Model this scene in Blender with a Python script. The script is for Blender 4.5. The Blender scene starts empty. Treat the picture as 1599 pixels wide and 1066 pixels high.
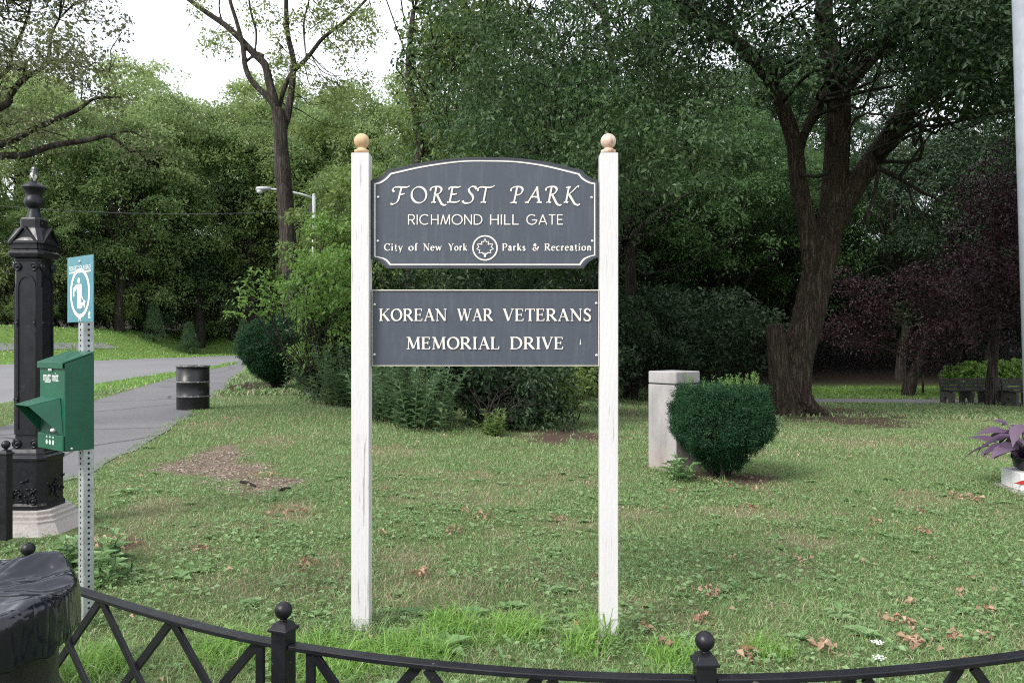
import bpy, math, random
import numpy as np
from mathutils import Vector, Matrix

# ------------------------------------------------------------------ camera, world, sun, exposure
scene = bpy.context.scene
COL = scene.collection
R = math.radians
F, CAMH = 1244.0, 1.435
cam_data = bpy.data.cameras.new('camera')
cam_data.lens = 28.0
cam_data.sensor_width = 36.0
cam_data.clip_start = 0.05
cam_data.clip_end = 3000
cam = bpy.data.objects.new('camera', cam_data)
cam.location = (0, 0, CAMH)
cam.rotation_euler = (R(90), 0, 0)
COL.objects.link(cam)
scene.camera = cam

SUN_EL, SUN_AZ = 41.0, 226.0     # the sun stands behind the camera, veiled by thin cloud
world = bpy.data.worlds.new('World')
scene.world = world
world.use_nodes = True
wn, wl = world.node_tree.nodes, world.node_tree.links
wn.clear()
wo = wn.new('ShaderNodeOutputWorld')
bg = wn.new('ShaderNodeBackground')
sky = wn.new('ShaderNodeTexSky')
sky.sky_type = 'NISHITA'
sky.sun_disc = False
sky.sun_elevation = R(SUN_EL)
sky.sun_rotation = R(SUN_AZ)
sky.air_density = 1.0
sky.dust_density = 3.0
tc = wn.new('ShaderNodeTexCoord')
cn = wn.new('ShaderNodeTexNoise')
cn.inputs['Scale'].default_value = 2.2
cn.inputs['Detail'].default_value = 6
cr = wn.new('ShaderNodeValToRGB')
cr.color_ramp.elements[0].position = 0.25
cr.color_ramp.elements[0].color = (0.62, 0.62, 0.62, 1)
cr.color_ramp.elements[1].position = 0.6
cr.color_ramp.elements[1].color = (1, 1, 1, 1)
cm = wn.new('ShaderNodeMix')
cm.data_type = 'RGBA'
wl.new(tc.outputs['Generated'], cn.inputs['Vector'])
wl.new(cn.outputs['Fac'], cr.inputs['Fac'])
wl.new(cr.outputs['Color'], cm.inputs['Factor'])
wl.new(sky.outputs['Color'], cm.inputs['A'])
cm.inputs['B'].default_value = (7.4, 7.7, 8.3, 1)      # thin white cloud
wl.new(cm.outputs['Result'], bg.inputs['Color'])
bg.inputs['Strength'].default_value = 0.115
wl.new(bg.outputs['Background'], wo.inputs['Surface'])

sun_data = bpy.data.lights.new('sun', 'SUN')
sun_data.energy = 2.5
sun_data.angle = R(22)
sun_data.color = (1.0, 0.96, 0.9)
sun = bpy.data.objects.new('sun', sun_data)
sun.rotation_euler = Vector((-math.sin(R(SUN_AZ)) * math.cos(R(SUN_EL)), -math.cos(R(SUN_AZ)) * math.cos(R(SUN_EL)),
                             -math.sin(R(SUN_EL)))).to_track_quat('-Z', 'Y').to_euler()
COL.objects.link(sun)

scene.view_settings.view_transform = 'Standard'
scene.view_settings.look = 'None'
scene.view_settings.exposure = 0.8
scene.view_settings.gamma = 1.0
scene.cycles.max_bounces = 8
scene.cycles.diffuse_bounces = 5
scene.cycles.glossy_bounces = 2
scene.cycles.transmission_bounces = 4
scene.cycles.transparent_max_bounces = 4
scene.cycles.use_denoising = False
scene.cycles.sample_clamp_indirect = 4
scene.cycles.filter_width = 1.1

rng = np.random.default_rng(11)
random.seed(5)

# ------------------------------------------------------------------ helpers
def P(u, v, D):
    return Vector(((u - 799.5) / F * D, D, CAMH - (v - 533) / F * D))

def ss(a, b, x):
    t = np.clip((np.asarray(x, float) - a) / (b - a), 0, 1)
    return t * t * (3 - 2 * t)

def vnoise(x, y, s, seed=0):
    """smooth value noise in 0..1"""
    x = np.asarray(x, float) / s
    y = np.asarray(y, float) / s
    xi, yi = np.floor(x).astype(np.int64), np.floor(y).astype(np.int64)
    fx, fy = x - xi, y - yi
    fx, fy = fx * fx * (3 - 2 * fx), fy * fy * (3 - 2 * fy)
    def h(a, b):
        n = (a * 374761393 + b * 668265263 + seed * 1442695041) & 0xffffffff
        n = ((n ^ (n >> 13)) * 1274126177) & 0xffffffff
        return ((n ^ (n >> 16)) & 0xffff) / 65535.0
    return (h(xi, yi) * (1 - fx) + h(xi + 1, yi) * fx) * (1 - fy) + (h(xi, yi + 1) * (1 - fx) + h(xi + 1, yi + 1) * fx) * fy

def terr(x, y):
    x = np.asarray(x, float)
    y = np.asarray(y, float)
    t = ss(-4, 5, x)
    zl = 0.2 * ss(4, 14, y)
    s = np.maximum((-27.3 - x) / 8, (y - 72) / 12)
    zl = zl + 2.3 * ss(0, 1, s) + 5 * ss(85, 140, y)
    zr = -0.75 * ss(6, 32, y) + 8.0 * ss(37, 80, y)
    z = zl * (1 - t) + zr * t
    z = z - 0.045 * np.clip(x, -2.5, 2.5) * (1 - ss(5, 9, y))
    z = z + 0.04 * (vnoise(x, y, 1.7, 3) - 0.5) * ss(-4.5, -2, x) * (1 - ss(25, 35, y))
    return z

def T(x, y):
    return float(terr(x, y))

def G(u, v):
    """the point of the ground seen at a pixel"""
    lo, hi = 1.5, 120.0
    for D in np.geomspace(1.5, 120, 400):
        if CAMH - (v - 533) / F * D <= T((u - 799.5) / F * D, D):
            hi = D
            break
        lo = D
    D = (lo + hi) / 2
    return Vector(((u - 799.5) / F * D, D, T((u - 799.5) / F * D, D)))

def tag(o, label=None, cat=None, group=None, kind=None):
    if label: o['label'] = label
    if cat: o['category'] = cat
    if group: o['group'] = group
    if kind: o['kind'] = kind
    return o

def empty(name, loc=(0, 0, 0), rz=0.0):
    o = bpy.data.objects.new(name, None)
    o.location = loc
    o.rotation_euler = (0, 0, rz)
    o.empty_display_size = 0.2
    COL.objects.link(o)
    return o

def np_mesh(name, V, faces, mats, midx=None, smooth=False):
    """faces: (n,3) or (n,4) array"""
    me = bpy.data.meshes.new(name)
    V = np.asarray(V, np.float32)
    faces = np.asarray(faces, np.int32)
    k = faces.shape[1]
    me.vertices.add(len(V))
    me.vertices.foreach_set('co', V.ravel())
    me.loops.add(faces.size)
    me.loops.foreach_set('vertex_index', faces.ravel())
    me.polygons.add(len(faces))
    me.polygons.foreach_set('loop_start', np.arange(0, faces.size, k, dtype=np.int32))
    me.polygons.foreach_set('loop_total', np.full(len(faces), k, np.int32))
    if midx is not None:
        me.polygons.foreach_set('material_index', np.asarray(midx, np.int32))
    me.polygons.foreach_set('use_smooth', np.full(len(faces), smooth))
    for m in mats:
        me.materials.append(m)
    me.update()
    me.validate()
    return me

def link(name, me, parent=None, loc=None):
    o = bpy.data.objects.new(name, me)
    COL.objects.link(o)
    if parent: o.parent = parent
    if loc is not None: o.location = loc
    return o

class MB:
    """collects shapes for one mesh"""
    def __init__(s):
        s.v, s.f, s.m, s.sm = [], [], [], []
    def add(s, vs, fs, mi=0, smooth=False):
        n = len(s.v)
        s.v.extend([tuple(p) for p in vs])
        for f in fs:
            s.f.append([i + n for i in f]); s.m.append(mi); s.sm.append(smooth)
        return s
    def box(s, c, d, rz=0.0, mi=0, M=None):
        hx, hy, hz = d[0] / 2, d[1] / 2, d[2] / 2
        vs = [Vector((x, y, z)) for z in (-hz, hz) for y in (-hy, hy) for x in (-hx, hx)]
        m = Matrix.Rotation(rz, 4, 'Z') if M is None else M
        vs = [m @ p + Vector(c) for p in vs]
        return s.add(vs, [(0, 2, 3, 1), (4, 5, 7, 6), (0, 1, 5, 4), (2, 6, 7, 3), (0, 4, 6, 2), (1, 3, 7, 5)], mi)
    def bar(s, a, b, w, t, up=(0, 0, 1), mi=0):
        """rectangular bar from a to b; w across (perpendicular to up), t along up"""
        a, b = Vector(a), Vector(b)
        d = (b - a).normalized()
        sd = d.cross(Vector(up)).normalized()
        u2 = sd.cross(d).normalized()
        vs = []
        for p in (a, b):
            for i, j in ((-1, -1), (1, -1), (1, 1), (-1, 1)):
                vs.append(p + sd * (w / 2 * i) + u2 * (t / 2 * j))
        return s.add(vs, [(3, 2, 1, 0), (4, 5, 6, 7), (0, 1, 5, 4), (1, 2, 6, 5), (2, 3, 7, 6), (3, 0, 4, 7)], mi)
    def tube(s, pts, rad, n=8, mi=0, smooth=True, cap=True, jitter=None):
        pts = [Vector(p) for p in pts]
        if not hasattr(rad, '__len__'): rad = [rad] * len(pts)
        t0 = (pts[1] - pts[0]).normalized()
        ref = Vector((1, 0, 0)) if abs(t0.x) < 0.9 else Vector((0, 1, 0))
        u = (ref - t0 * ref.dot(t0)).normalized()
        vs = []
        for i, p in enumerate(pts):
            t = (pts[min(i + 1, len(pts) - 1)] - pts[max(i - 1, 0)]).normalized()
            u = (u - t * u.dot(t)).normalized()
            w = t.cross(u)
            for k in range(n):
                a = 2 * math.pi * k / n
                r = rad[i] * (1 if jitter is None else jitter(i, a))
                vs.append(p + u * (math.cos(a) * r) + w * (math.sin(a) * r))
        fs = []
        for i in range(len(pts) - 1):
            for k in range(n):
                fs.append((i * n + k, i * n + (k + 1) % n, (i + 1) * n + (k + 1) % n, (i + 1) * n + k))
        if cap:
            fs.append(tuple(range(n - 1, -1, -1)))
            fs.append(tuple((len(pts) - 1) * n + k for k in range(n)))
        return s.add(vs, fs, mi, smooth)
    def lathe(s, prof, n=24, c=(0, 0, 0), mi=0, smooth=True):
        """prof: (r, z) from bottom to top"""
        vs, fs = [], []
        for r, z in prof:
            for k in range(n):
                a = 2 * math.pi * k / n
                vs.append((c[0] + r * math.cos(a), c[1] + r * math.sin(a), c[2] + z))
        for i in range(len(prof) - 1):
            for k in range(n):
                fs.append((i * n + k, i * n + (k + 1) % n, (i + 1) * n + (k + 1) % n, (i + 1) * n + k))
        fs.append(tuple(range(n - 1, -1, -1)))
        fs.append(tuple((len(prof) - 1) * n + k for k in range(n)))
        return s.add(vs, fs, mi, smooth)
    def loft(s, secs, mi=0, smooth=False):
        """secs: rings with the same number of points"""
        n = len(secs[0])
        vs = [p for r in secs for p in r]
        fs = []
        for i in range(len(secs) - 1):
            for k in range(n):
                fs.append((i * n + k, i * n + (k + 1) % n, (i + 1) * n + (k + 1) % n, (i + 1) * n + k))
        fs.append(tuple(range(n - 1, -1, -1)))
        fs.append(tuple((len(secs) - 1) * n + k for k in range(n)))
        return s.add(vs, fs, mi, smooth)
    def prism(s, poly, y0, y1, mi=0):
        """poly in x,z extruded from y0 (front) to y1"""
        n = len(poly)
        vs = [(x, y0, z) for x, z in poly] + [(x, y1, z) for x, z in poly]
        fs = [tuple(range(n)), tuple(range(2 * n - 1, n - 1, -1))]
        fs += [(i + n, (i + 1) % n + n, (i + 1) % n, i) for i in range(n)]
        return s.add(vs, fs, mi)
    def disc(s, c, r, nrm, n=14, mi=0):
        nrm = Vector(nrm).normalized()
        ref = Vector((0, 0, 1)) if abs(nrm.z) < 0.9 else Vector((1, 0, 0))
        a = ref.cross(nrm).normalized()
        b = nrm.cross(a)
        vs = [Vector(c) + a * (r * math.cos(2 * math.pi * k / n)) + b * (r * math.sin(2 * math.pi * k / n)) for k in range(n)]
        return s.add(vs, [tuple(range(n))], mi)
    def ball(s, c, r, n=16, mi=0, sz=1.0):
        prof = [(max(1e-4, r * math.sin(math.pi * i / (n // 2))), -r * sz * math.cos(math.pi * i / (n // 2))) for i in range(n // 2 + 1)]
        return s.lathe(prof, n, c, mi, True)
    def build(s, name, mats, parent=None, bevel=0.0, loc=None, segs=2):
        me = bpy.data.meshes.new(name)
        me.from_pydata(s.v, [], s.f)
        for m in (mats if isinstance(mats, (list, tuple)) else [mats]):
            me.materials.append(m)
        me.polygons.foreach_set('material_index', np.array(s.m, np.int32))
        me.polygons.foreach_set('use_smooth', np.array(s.sm, bool))
        me.update()
        o = link(name, me, parent, loc)
        if bevel:
            b = o.modifiers.new('edge', 'BEVEL')
            b.width = bevel
            b.segments = segs
            b.limit_method = 'ANGLE'
            b.angle_limit = R(40)
        return o

def fuse(o, voxel, smooth=3):
    """grow overlapping limbs into one skin"""
    m = o.modifiers.new('skin', 'REMESH')
    m.mode = 'VOXEL'
    m.voxel_size = voxel
    m.use_smooth_shade = True
    m = o.modifiers.new('soft', 'SMOOTH')
    m.iterations = smooth
    m.factor = 0.5
    return o

def copy_thing(o, parent=None):
    c = o.copy()
    COL.objects.link(c)
    if parent is not None: c.parent = parent
    for ch in list(KIDS.get(o.name, [])):
        copy_thing(ch, c)
    return c
KIDS = {}
def kids(o):
    """remember a finished thing's children for copying"""
    for q in bpy.data.objects:
        if q.parent is o:
            KIDS.setdefault(o.name, []).append(q)
            kids(q)

def spline(pts, n=8):
    """Catmull-Rom through the points"""
    pts = [Vector(p) for p in pts]
    out = []
    q = [pts[0] * 2 - pts[1]] + pts + [pts[-1] * 2 - pts[-2]]
    for i in range(1, len(q) - 2):
        for k in range(n):
            t = k / n
            out.append(0.5 * ((2 * q[i]) + (q[i + 1] - q[i - 1]) * t + (2 * q[i - 1] - 5 * q[i] + 4 * q[i + 1] - q[i + 2]) * t * t
                              + (3 * q[i] - q[i - 1] - 3 * q[i + 1] + q[i + 2]) * t ** 3))
    out.append(pts[-1])
    return out

# ------------------------------------------------------------------ materials
def mat(name, col, rough=0.6, metal=0.0, spec=0.5):
    m = bpy.data.materials.new(name)
    m.use_nodes = True
    b = m.node_tree.nodes['Principled BSDF']
    b.inputs['Base Color'].default_value = (*col, 1)
    b.inputs['Roughness'].default_value = rough
    b.inputs['Metallic'].default_value = metal
    b.inputs['Specular IOR Level'].default_value = spec
    return m

def nodes(m):
    return m.node_tree.nodes, m.node_tree.links, m.node_tree.nodes['Principled BSDF']

def noise_node(m, scale, detail=5, coord='Object', stretch=None, rough=0.6, seed=0.0):
    n, l, b = nodes(m)
    t = n.new('ShaderNodeTexCoord')
    mp = n.new('ShaderNodeMapping')
    if stretch: mp.inputs['Scale'].default_value = stretch
    mp.inputs['Location'].default_value = (seed, seed * 0.7, seed * 1.3)
    l.new(t.outputs[coord], mp.inputs['Vector'])
    x = n.new('ShaderNodeTexNoise')
    x.inputs['Scale'].default_value = scale
    x.inputs['Detail'].default_value = detail
    x.inputs['Roughness'].default_value = rough
    l.new(mp.outputs['Vector'], x.inputs['Vector'])
    return x.outputs['Fac']

def ramp(m, fac, stops):
    n, l, b = nodes(m)
    r = n.new('ShaderNodeValToRGB')
    e = r.color_ramp.elements
    while len(e) < len(stops): e.new(0.5)
    for i, (p, c) in enumerate(stops):
        e[i].position = p
        e[i].color = (*c, 1) if len(c) == 3 else c
    l.new(fac, r.inputs['Fac'])
    return r.outputs['Color']

def mixc(m, fac, a, b_):
    n, l, b = nodes(m)
    x = n.new('ShaderNodeMix')
    x.data_type = 'RGBA'
    for s, v in (('Factor', fac), ('A', a), ('B', b_)):
        if isinstance(v, (int, float)): x.inputs[s].default_value = v
        elif isinstance(v, tuple): x.inputs[s].default_value = (*v, 1)
        else: l.new(v, x.inputs[s])
    return x.outputs['Result']

def mathn(m, op, a, b_=0.0):
    n, l, b = nodes(m)
    x = n.new('ShaderNodeMath')
    x.operation = op
    for i, v in ((0, a), (1, b_)):
        if isinstance(v, (int, float)): x.inputs[i].default_value = v
        else: l.new(v, x.inputs[i])
    return x.outputs[0]

def bump(m, fac, strength=0.3, dist=0.01):
    n, l, b = nodes(m)
    x = n.new('ShaderNodeBump')
    x.inputs['Strength'].default_value = strength
    x.inputs['Distance'].default_value = dist
    l.new(fac, x.inputs['Height'])
    l.new(x.outputs['Normal'], b.inputs['Normal'])

def setc(m, sock, inp='Base Color'):
    n, l, b = nodes(m)
    l.new(sock, b.inputs[inp])

def painted(name, col, rough=0.45, var=0.25, chips=None):
    """paint with uneven gloss, grime and optional chips"""
    m = mat(name, col, rough)
    f = noise_node(m, 9, 6)
    c = ramp(m, f, [(0.3, tuple(x * (1 - var) for x in col)), (0.7, tuple(min(1, x * (1 + var)) for x in col))])
    if chips:
        g = noise_node(m, chips[1], 4, seed=3)
        k = ramp(m, g, [(chips[2], (0, 0, 0)), (chips[2] + 0.02, (1, 1, 1))])
        c = mixc(m, k, c, chips[0])
    setc(m, c)
    r = ramp(m, noise_node(m, 22, 4, seed=7), [(0.3, (rough * 0.75,) * 3), (0.7, (min(1, rough * 1.3),) * 3)])
    setc(m, r, 'Roughness')
    bump(m, noise_node(m, 60, 4, seed=1), 0.12, 0.004)
    return m

def leafmat(name, cols, trans=0.3, rough=0.45, spec=0.35, tcol=None, objvar=0.0):
    """leaf: hue varies leaf by leaf; light passes through"""
    m = mat(name, cols[0], rough, 0, spec)
    n, l, b = nodes(m)
    g = n.new('ShaderNodeNewGeometry')
    st = [(i / max(1, len(cols) - 1), c) for i, c in enumerate(cols)]
    c = ramp(m, g.outputs['Random Per Island'], st)
    if objvar:
        oi = n.new('ShaderNodeObjectInfo')
        hs = n.new('ShaderNodeHueSaturation')
        mr = n.new('ShaderNodeMapRange')
        mr.inputs['To Min'].default_value = 0.5 - 0.018 * objvar
        mr.inputs['To Max'].default_value = 0.5 + 0.02 * objvar
        l.new(oi.outputs['Random'], mr.inputs['Value'])
        l.new(mr.outputs['Result'], hs.inputs['Hue'])
        mv = n.new('ShaderNodeMapRange')
        mv.inputs['To Min'].default_value = 1.15
        mv.inputs['To Max'].default_value = 0.75
        l.new(oi.outputs['Random'], mv.inputs['Value'])
        l.new(mv.outputs['Result'], hs.inputs['Value'])
        l.new(c, hs.inputs['Color'])
        c = hs.outputs['Color']
    l.new(c, b.inputs['Base Color'])
    if trans:
        t = n.new('ShaderNodeBsdfTranslucent')
        if tcol:
            t.inputs['Color'].default_value = (*tcol, 1)
        else:
            h2 = n.new('ShaderNodeHueSaturation')
            h2.inputs['Hue'].default_value = 0.485
            h2.inputs['Value'].default_value = 1.9
            l.new(c, h2.inputs['Color'])
            l.new(h2.outputs['Color'], t.inputs['Color'])
        mx = n.new('ShaderNodeMixShader')
        mx.inputs['Fac'].default_value = trans
        l.new(b.outputs['BSDF'], mx.inputs[1])
        l.new(t.outputs['BSDF'], mx.inputs[2])
        l.new(mx.outputs['Shader'], n['Material Output'].inputs['Surface'])
    return m

def barkmat(name, c0, c1, scale=1.0, strength=0.8):
    m = mat(name, c0, 0.9, 0, 0.2)
    f = noise_node(m, 9 * scale, 5, stretch=(1, 1, 0.10))
    ridge = mathn(m, 'MULTIPLY', mathn(m, 'ABSOLUTE', mathn(m, 'SUBTRACT', f, 0.5)), 5.0)     # long furrows
    f2 = noise_node(m, 34 * scale, 6, stretch=(1, 1, 0.3), seed=4)
    fm = mathn(m, 'ADD', mathn(m, 'MULTIPLY', ridge, 0.65), mathn(m, 'MULTIPLY', f2, 0.5))
    c = ramp(m, fm, [(0.26, tuple(x * 0.35 for x in c0)), (0.46, c0), (0.80, c1)])
    g = noise_node(m, 1.3 * scale, 4, seed=9)
    c = mixc(m, ramp(m, g, [(0.45, (0, 0, 0)), (0.75, (0.5,) * 3)]), c, tuple(0.7 * x + d for x, d in zip(c0, (0.0, 0.02, 0.0))))
    setc(m, c)
    bump(m, fm, strength, 0.06)
    return m

M = {}
M['bark'] = barkmat('brown_bark', (0.060, 0.048, 0.042), (0.115, 0.095, 0.085), 1.5)
M['bark_dark'] = barkmat('dark_bark', (0.045, 0.036, 0.032), (0.085, 0.07, 0.062))
M['bark_red'] = barkmat('red_brown_bark', (0.062, 0.045, 0.035), (0.13, 0.10, 0.08), 1.7, 1.0)
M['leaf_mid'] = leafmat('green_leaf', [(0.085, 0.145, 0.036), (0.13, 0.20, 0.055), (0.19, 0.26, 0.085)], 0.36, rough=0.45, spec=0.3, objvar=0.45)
M['leaf_far'] = leafmat('haze_paled_leaf', [(0.13, 0.205, 0.07), (0.19, 0.27, 0.10), (0.27, 0.34, 0.155)], 0.42, rough=0.45, spec=0.35, objvar=0.8)  # green leaf made paler for the haze and light on far trees
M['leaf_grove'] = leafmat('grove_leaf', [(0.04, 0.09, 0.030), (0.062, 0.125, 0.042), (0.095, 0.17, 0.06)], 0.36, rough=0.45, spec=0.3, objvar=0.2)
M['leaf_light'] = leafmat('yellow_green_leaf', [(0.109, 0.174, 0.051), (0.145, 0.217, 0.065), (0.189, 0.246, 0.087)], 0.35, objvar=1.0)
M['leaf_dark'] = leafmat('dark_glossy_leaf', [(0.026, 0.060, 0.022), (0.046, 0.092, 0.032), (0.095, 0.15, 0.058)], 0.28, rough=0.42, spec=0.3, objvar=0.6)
M['leaf_deep'] = leafmat('shade_darkened_leaf', [(0.016, 0.036, 0.016), (0.026, 0.054, 0.022), (0.045, 0.08, 0.034)], 0.2, rough=0.42, spec=0.3)  # darker copy of the dark leaf: grove shade put into the colour
M['leaf_olive'] = leafmat('olive_leaf', [(0.095, 0.125, 0.05), (0.12, 0.145, 0.062), (0.15, 0.155, 0.08)], 0.3)
M['leaf_bright'] = leafmat('bright_leaf', [(0.103, 0.196, 0.040), (0.138, 0.253, 0.057), (0.184, 0.299, 0.081)], 0.35)
M['leaf_weed'] = leafmat('grey_green_leaf', [(0.075, 0.14, 0.065), (0.10, 0.17, 0.08), (0.13, 0.20, 0.10)], 0.3)
M['leaf_purple'] = leafmat('purple_tree_leaf', [(0.024, 0.009, 0.014), (0.040, 0.012, 0.020), (0.03, 0.02, 0.02)], 0.2, rough=0.4)
M['leaf_yew'] = leafmat('yew_needle', [(0.010, 0.042, 0.017), (0.017, 0.058, 0.023), (0.028, 0.078, 0.032)], 0.12, rough=0.5, spec=0.2)
M['leaf_shoot'] = leafmat('yew_shoot', [(0.10, 0.19, 0.05), (0.15, 0.26, 0.08)], 0.3)
M['leaf_fall'] = leafmat('fallen_leaf', [(0.27, 0.155, 0.095), (0.36, 0.24, 0.16), (0.45, 0.34, 0.24), (0.22, 0.11, 0.075)], 0.1, rough=0.8)
M['blade'] = leafmat('grass_blade', [(0.11, 0.215, 0.07), (0.16, 0.275, 0.095), (0.225, 0.335, 0.14), (0.31, 0.35, 0.20)], 0.25, rough=0.55)
M['blade_dry'] = leafmat('dry_grass_blade', [(0.26, 0.23, 0.14), (0.34, 0.29, 0.19), (0.40, 0.34, 0.24)], 0.15, rough=0.8)
M['blade_lush_lit'] = leafmat('lush_lit_grass_blade', [(0.132, 0.264, 0.054), (0.180, 0.336, 0.072), (0.228, 0.372, 0.096)], 0.3, rough=0.45)
M['clover'] = leafmat('clover_leaf', [(0.115, 0.215, 0.08), (0.165, 0.27, 0.11), (0.235, 0.335, 0.16)], 0.25)
# ------------------------------------------------------------------ the setting: ground, path, road
PATH_R = [(-4.6, 3.0), (-4.35, 5.5), (-4.3, 8.2), (-4.85, 11), (-5.5, 13.7), (-7.3, 20), (-9.4, 27), (-10.9, 32.7), (-14.5, 44), (-20, 60)]
PATH_L = [(-7.2, 3.0), (-7.3, 6.0), (-7.4, 9.0), (-7.5, 11.7), (-8.5, 16), (-9.9, 21), (-11.8, 28), (-13.0, 34), (-14.9, 43), (-20.2, 59)]
ROAD_N = [(-9.6, -20), (-9.7, 8), (-10, 15.5), (-12, 23), (-14, 35), (-16, 46), (-17.5, 60), (-10, 76)]
ROAD_F = [(-27, -20), (-27, 20), (-26.9, 38), (-26.8, 45), (-26.6, 51), (-26, 58), (-24.5, 68), (-14, 83)]

def edge_x(line, y):
    return np.interp(y, [p[1] for p in line], [p[0] for p in line])

def on_paving(x, y):
    p = (x > edge_x(PATH_L, y) + 0.04) & (x < edge_x(PATH_R, y) - 0.04 - 0.12 * vnoise(x, y, 0.35, 8)) & (y > 3) & (y < 59)
    r = (x > edge_x(ROAD_F, y)) & (x < edge_x(ROAD_N, y)) & (y < 76)
    q = (x > 6.0) & (np.abs(y - bench_path(x)) < 1.25)
    return p | r | q

def bench_path(x):
    return 29.6 - 0.16 * (np.asarray(x) - 6)

# bare or dry patches: pixel centre, half width, half depth (in pixels), kind
PATCH = []
for u, v, ru, rv, k in [(312, 726, 62, 20, 'chip'), (365, 738, 62, 18, 'chip'), (415, 756, 55, 17, 'chip'), (455, 800, 45, 16, 'dry'), (345, 705, 30, 12, 'chip'),
                        (1265, 845, 75, 17, 'dry'), (880, 815, 60, 12, 'dry'), (650, 870, 60, 14, 'dry'), (1330, 657, 110, 13, 'dirt'),
                        (1290, 640, 70, 14, 'dirt'), (900, 680, 90, 14, 'dirt'), (170, 850, 60, 28, 'dirt'), (395, 602, 50, 9, 'dirt'),
                        (1140, 745, 70, 12, 'dirt'), (1010, 650, 60, 9, 'dry'), (1350, 690, 120, 10, 'dry'), (1430, 780, 130, 14, 'dry'),
                        (600, 705, 60, 10, 'dry'), (420, 690, 60, 10, 'dry'), (1180, 800, 90, 10, 'dry'), (240, 790, 60, 18, 'dry'),
                        (700, 740, 120, 8, 'dry'), (1000, 800, 40, 12, 'dry'), (1050, 720, 40, 8, 'dirt'), (780, 830, 25, 10, 'dry')]:
    c, e, n = G(u, v), G(u + ru, v), G(u, v + rv)
    PATCH.append((c.x, c.y, abs(e.x - c.x), max(0.12, abs(c.y - n.y)), k))

def patch(x, y, kinds):
    w = np.zeros(np.shape(x))
    wob = 0.9 * (vnoise(x, y, 0.3, 5) - 0.5) + 0.4 * (vnoise(x, y, 0.09, 6) - 0.5)
    for px, py, rx, ry, k in PATCH:
        if k in kinds:
            d = np.hypot((x - px) / rx, (y - py) / ry) + wob
            w = np.maximum(w, 1 - ss(0.45, 1.25, d))
    return w

def dryness(x, y):
    a = ss(0.56, 0.80, 0.6 * vnoise(x, y, 0.9, 21) + 0.4 * vnoise(x, y, 0.3, 22))
    return np.maximum(a * 0.46, 0.62 * patch(x, y, ('dry',)))

def axis(*segs):
    out = []
    for a, b, st in segs: out += list(np.arange(a, b, st))
    return np.array(out + [segs[-1][1]], float)

gx = axis((-500, -100, 50), (-100, -46, 6), (-46, -12, 1), (-12, -5, 0.4), (-5, 6, 0.11), (6, 14, 0.4), (14, 50, 1), (50, 100, 6), (100, 500, 50))
gy = axis((-200, -20, 20), (-20, 1, 1.5), (1, 12, 0.11), (12, 34, 0.5), (34, 100, 1.5), (100, 160, 10), (160, 600, 55))
X, Y = np.meshgrid(gx, gy)
Z = terr(X, Y)
nx, ny = len(gx), len(gy)
idx = np.arange(nx * ny).reshape(ny, nx)
quads = np.stack([idx[:-1, :-1], idx[:-1, 1:], idx[1:, 1:], idx[1:, :-1]], -1).reshape(-1, 4)

gm = mat('lawn_soil', (0.1, 0.12, 0.05), 0.95, 0, 0.15)
n_, l_, b_ = nodes(gm)
def attr(m, name):
    a = nodes(m)[0].new('ShaderNodeAttribute')
    a.attribute_name = name
    return a.outputs['Fac']
f1 = noise_node(gm, 0.9, 8, 'Object')
f2 = noise_node(gm, 14, 6, 'Object', seed=2)
f3 = noise_node(gm, 70, 5, 'Object', seed=5)
green = ramp(gm, f2, [(0.3, (0.07, 0.10, 0.036)), (0.55, (0.12, 0.165, 0.058)), (0.75, (0.19, 0.22, 0.10))])
green = mixc(gm, ramp(gm, f1, [(0.4, (0, 0, 0)), (0.7, (0.55,) * 3)]), green, (0.16, 0.17, 0.08))
dry = ramp(gm, f3, [(0.3, (0.14, 0.115, 0.07)), (0.55, (0.25, 0.21, 0.135)), (0.75, (0.34, 0.29, 0.20))])
dirt = ramp(gm, f3, [(0.3, (0.06, 0.042, 0.032)), (0.6, (0.12, 0.08, 0.06)), (0.75, (0.19, 0.14, 0.11))])
chip = ramp(gm, f3, [(0.32, (0.12, 0.085, 0.066)), (0.5, (0.22, 0.165, 0.13)), (0.7, (0.32, 0.255, 0.21))])
c = mixc(gm, attr(gm, 'dry'), green, dry)
c = mixc(gm, attr(gm, 'lush_lit'), c, ramp(gm, f2, [(0.3, (0.10, 0.17, 0.04)), (0.7, (0.19, 0.29, 0.075))]))
c = mixc(gm, attr(gm, 'dirt'), c, dirt)
c = mixc(gm, attr(gm, 'chip'), c, chip)
c = mixc(gm, attr(gm, 'wood'), c, ramp(gm, f2, [(0.3, (0.014, 0.010, 0.008)), (0.7, (0.03, 0.021, 0.016))]))  # woodland floor brown, darkened further for the shade under the trees
setc(gm, c)
bump(gm, mathn(gm, 'ADD', f3, mathn(gm, 'MULTIPLY', f2, 1.5)), 0.9, 0.03)
ground_me = np_mesh('ground', np.stack([X, Y, Z], -1).reshape(-1, 3), quads, [gm], smooth=True)
fx, fy = X.ravel(), Y.ravel()
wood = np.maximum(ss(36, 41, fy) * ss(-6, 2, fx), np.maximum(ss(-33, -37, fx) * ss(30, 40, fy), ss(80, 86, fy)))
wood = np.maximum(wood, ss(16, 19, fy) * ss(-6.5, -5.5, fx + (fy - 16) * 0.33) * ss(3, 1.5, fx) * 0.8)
lush_lit_v = np.maximum(ss(-9.5, -11.5, fx) * ss(6, 9, fy), ss(30.5, 31, fy) * ss(5, 7, fx)) * (1 - wood)  # lush bank on the left; right strip brightened as if lit
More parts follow.
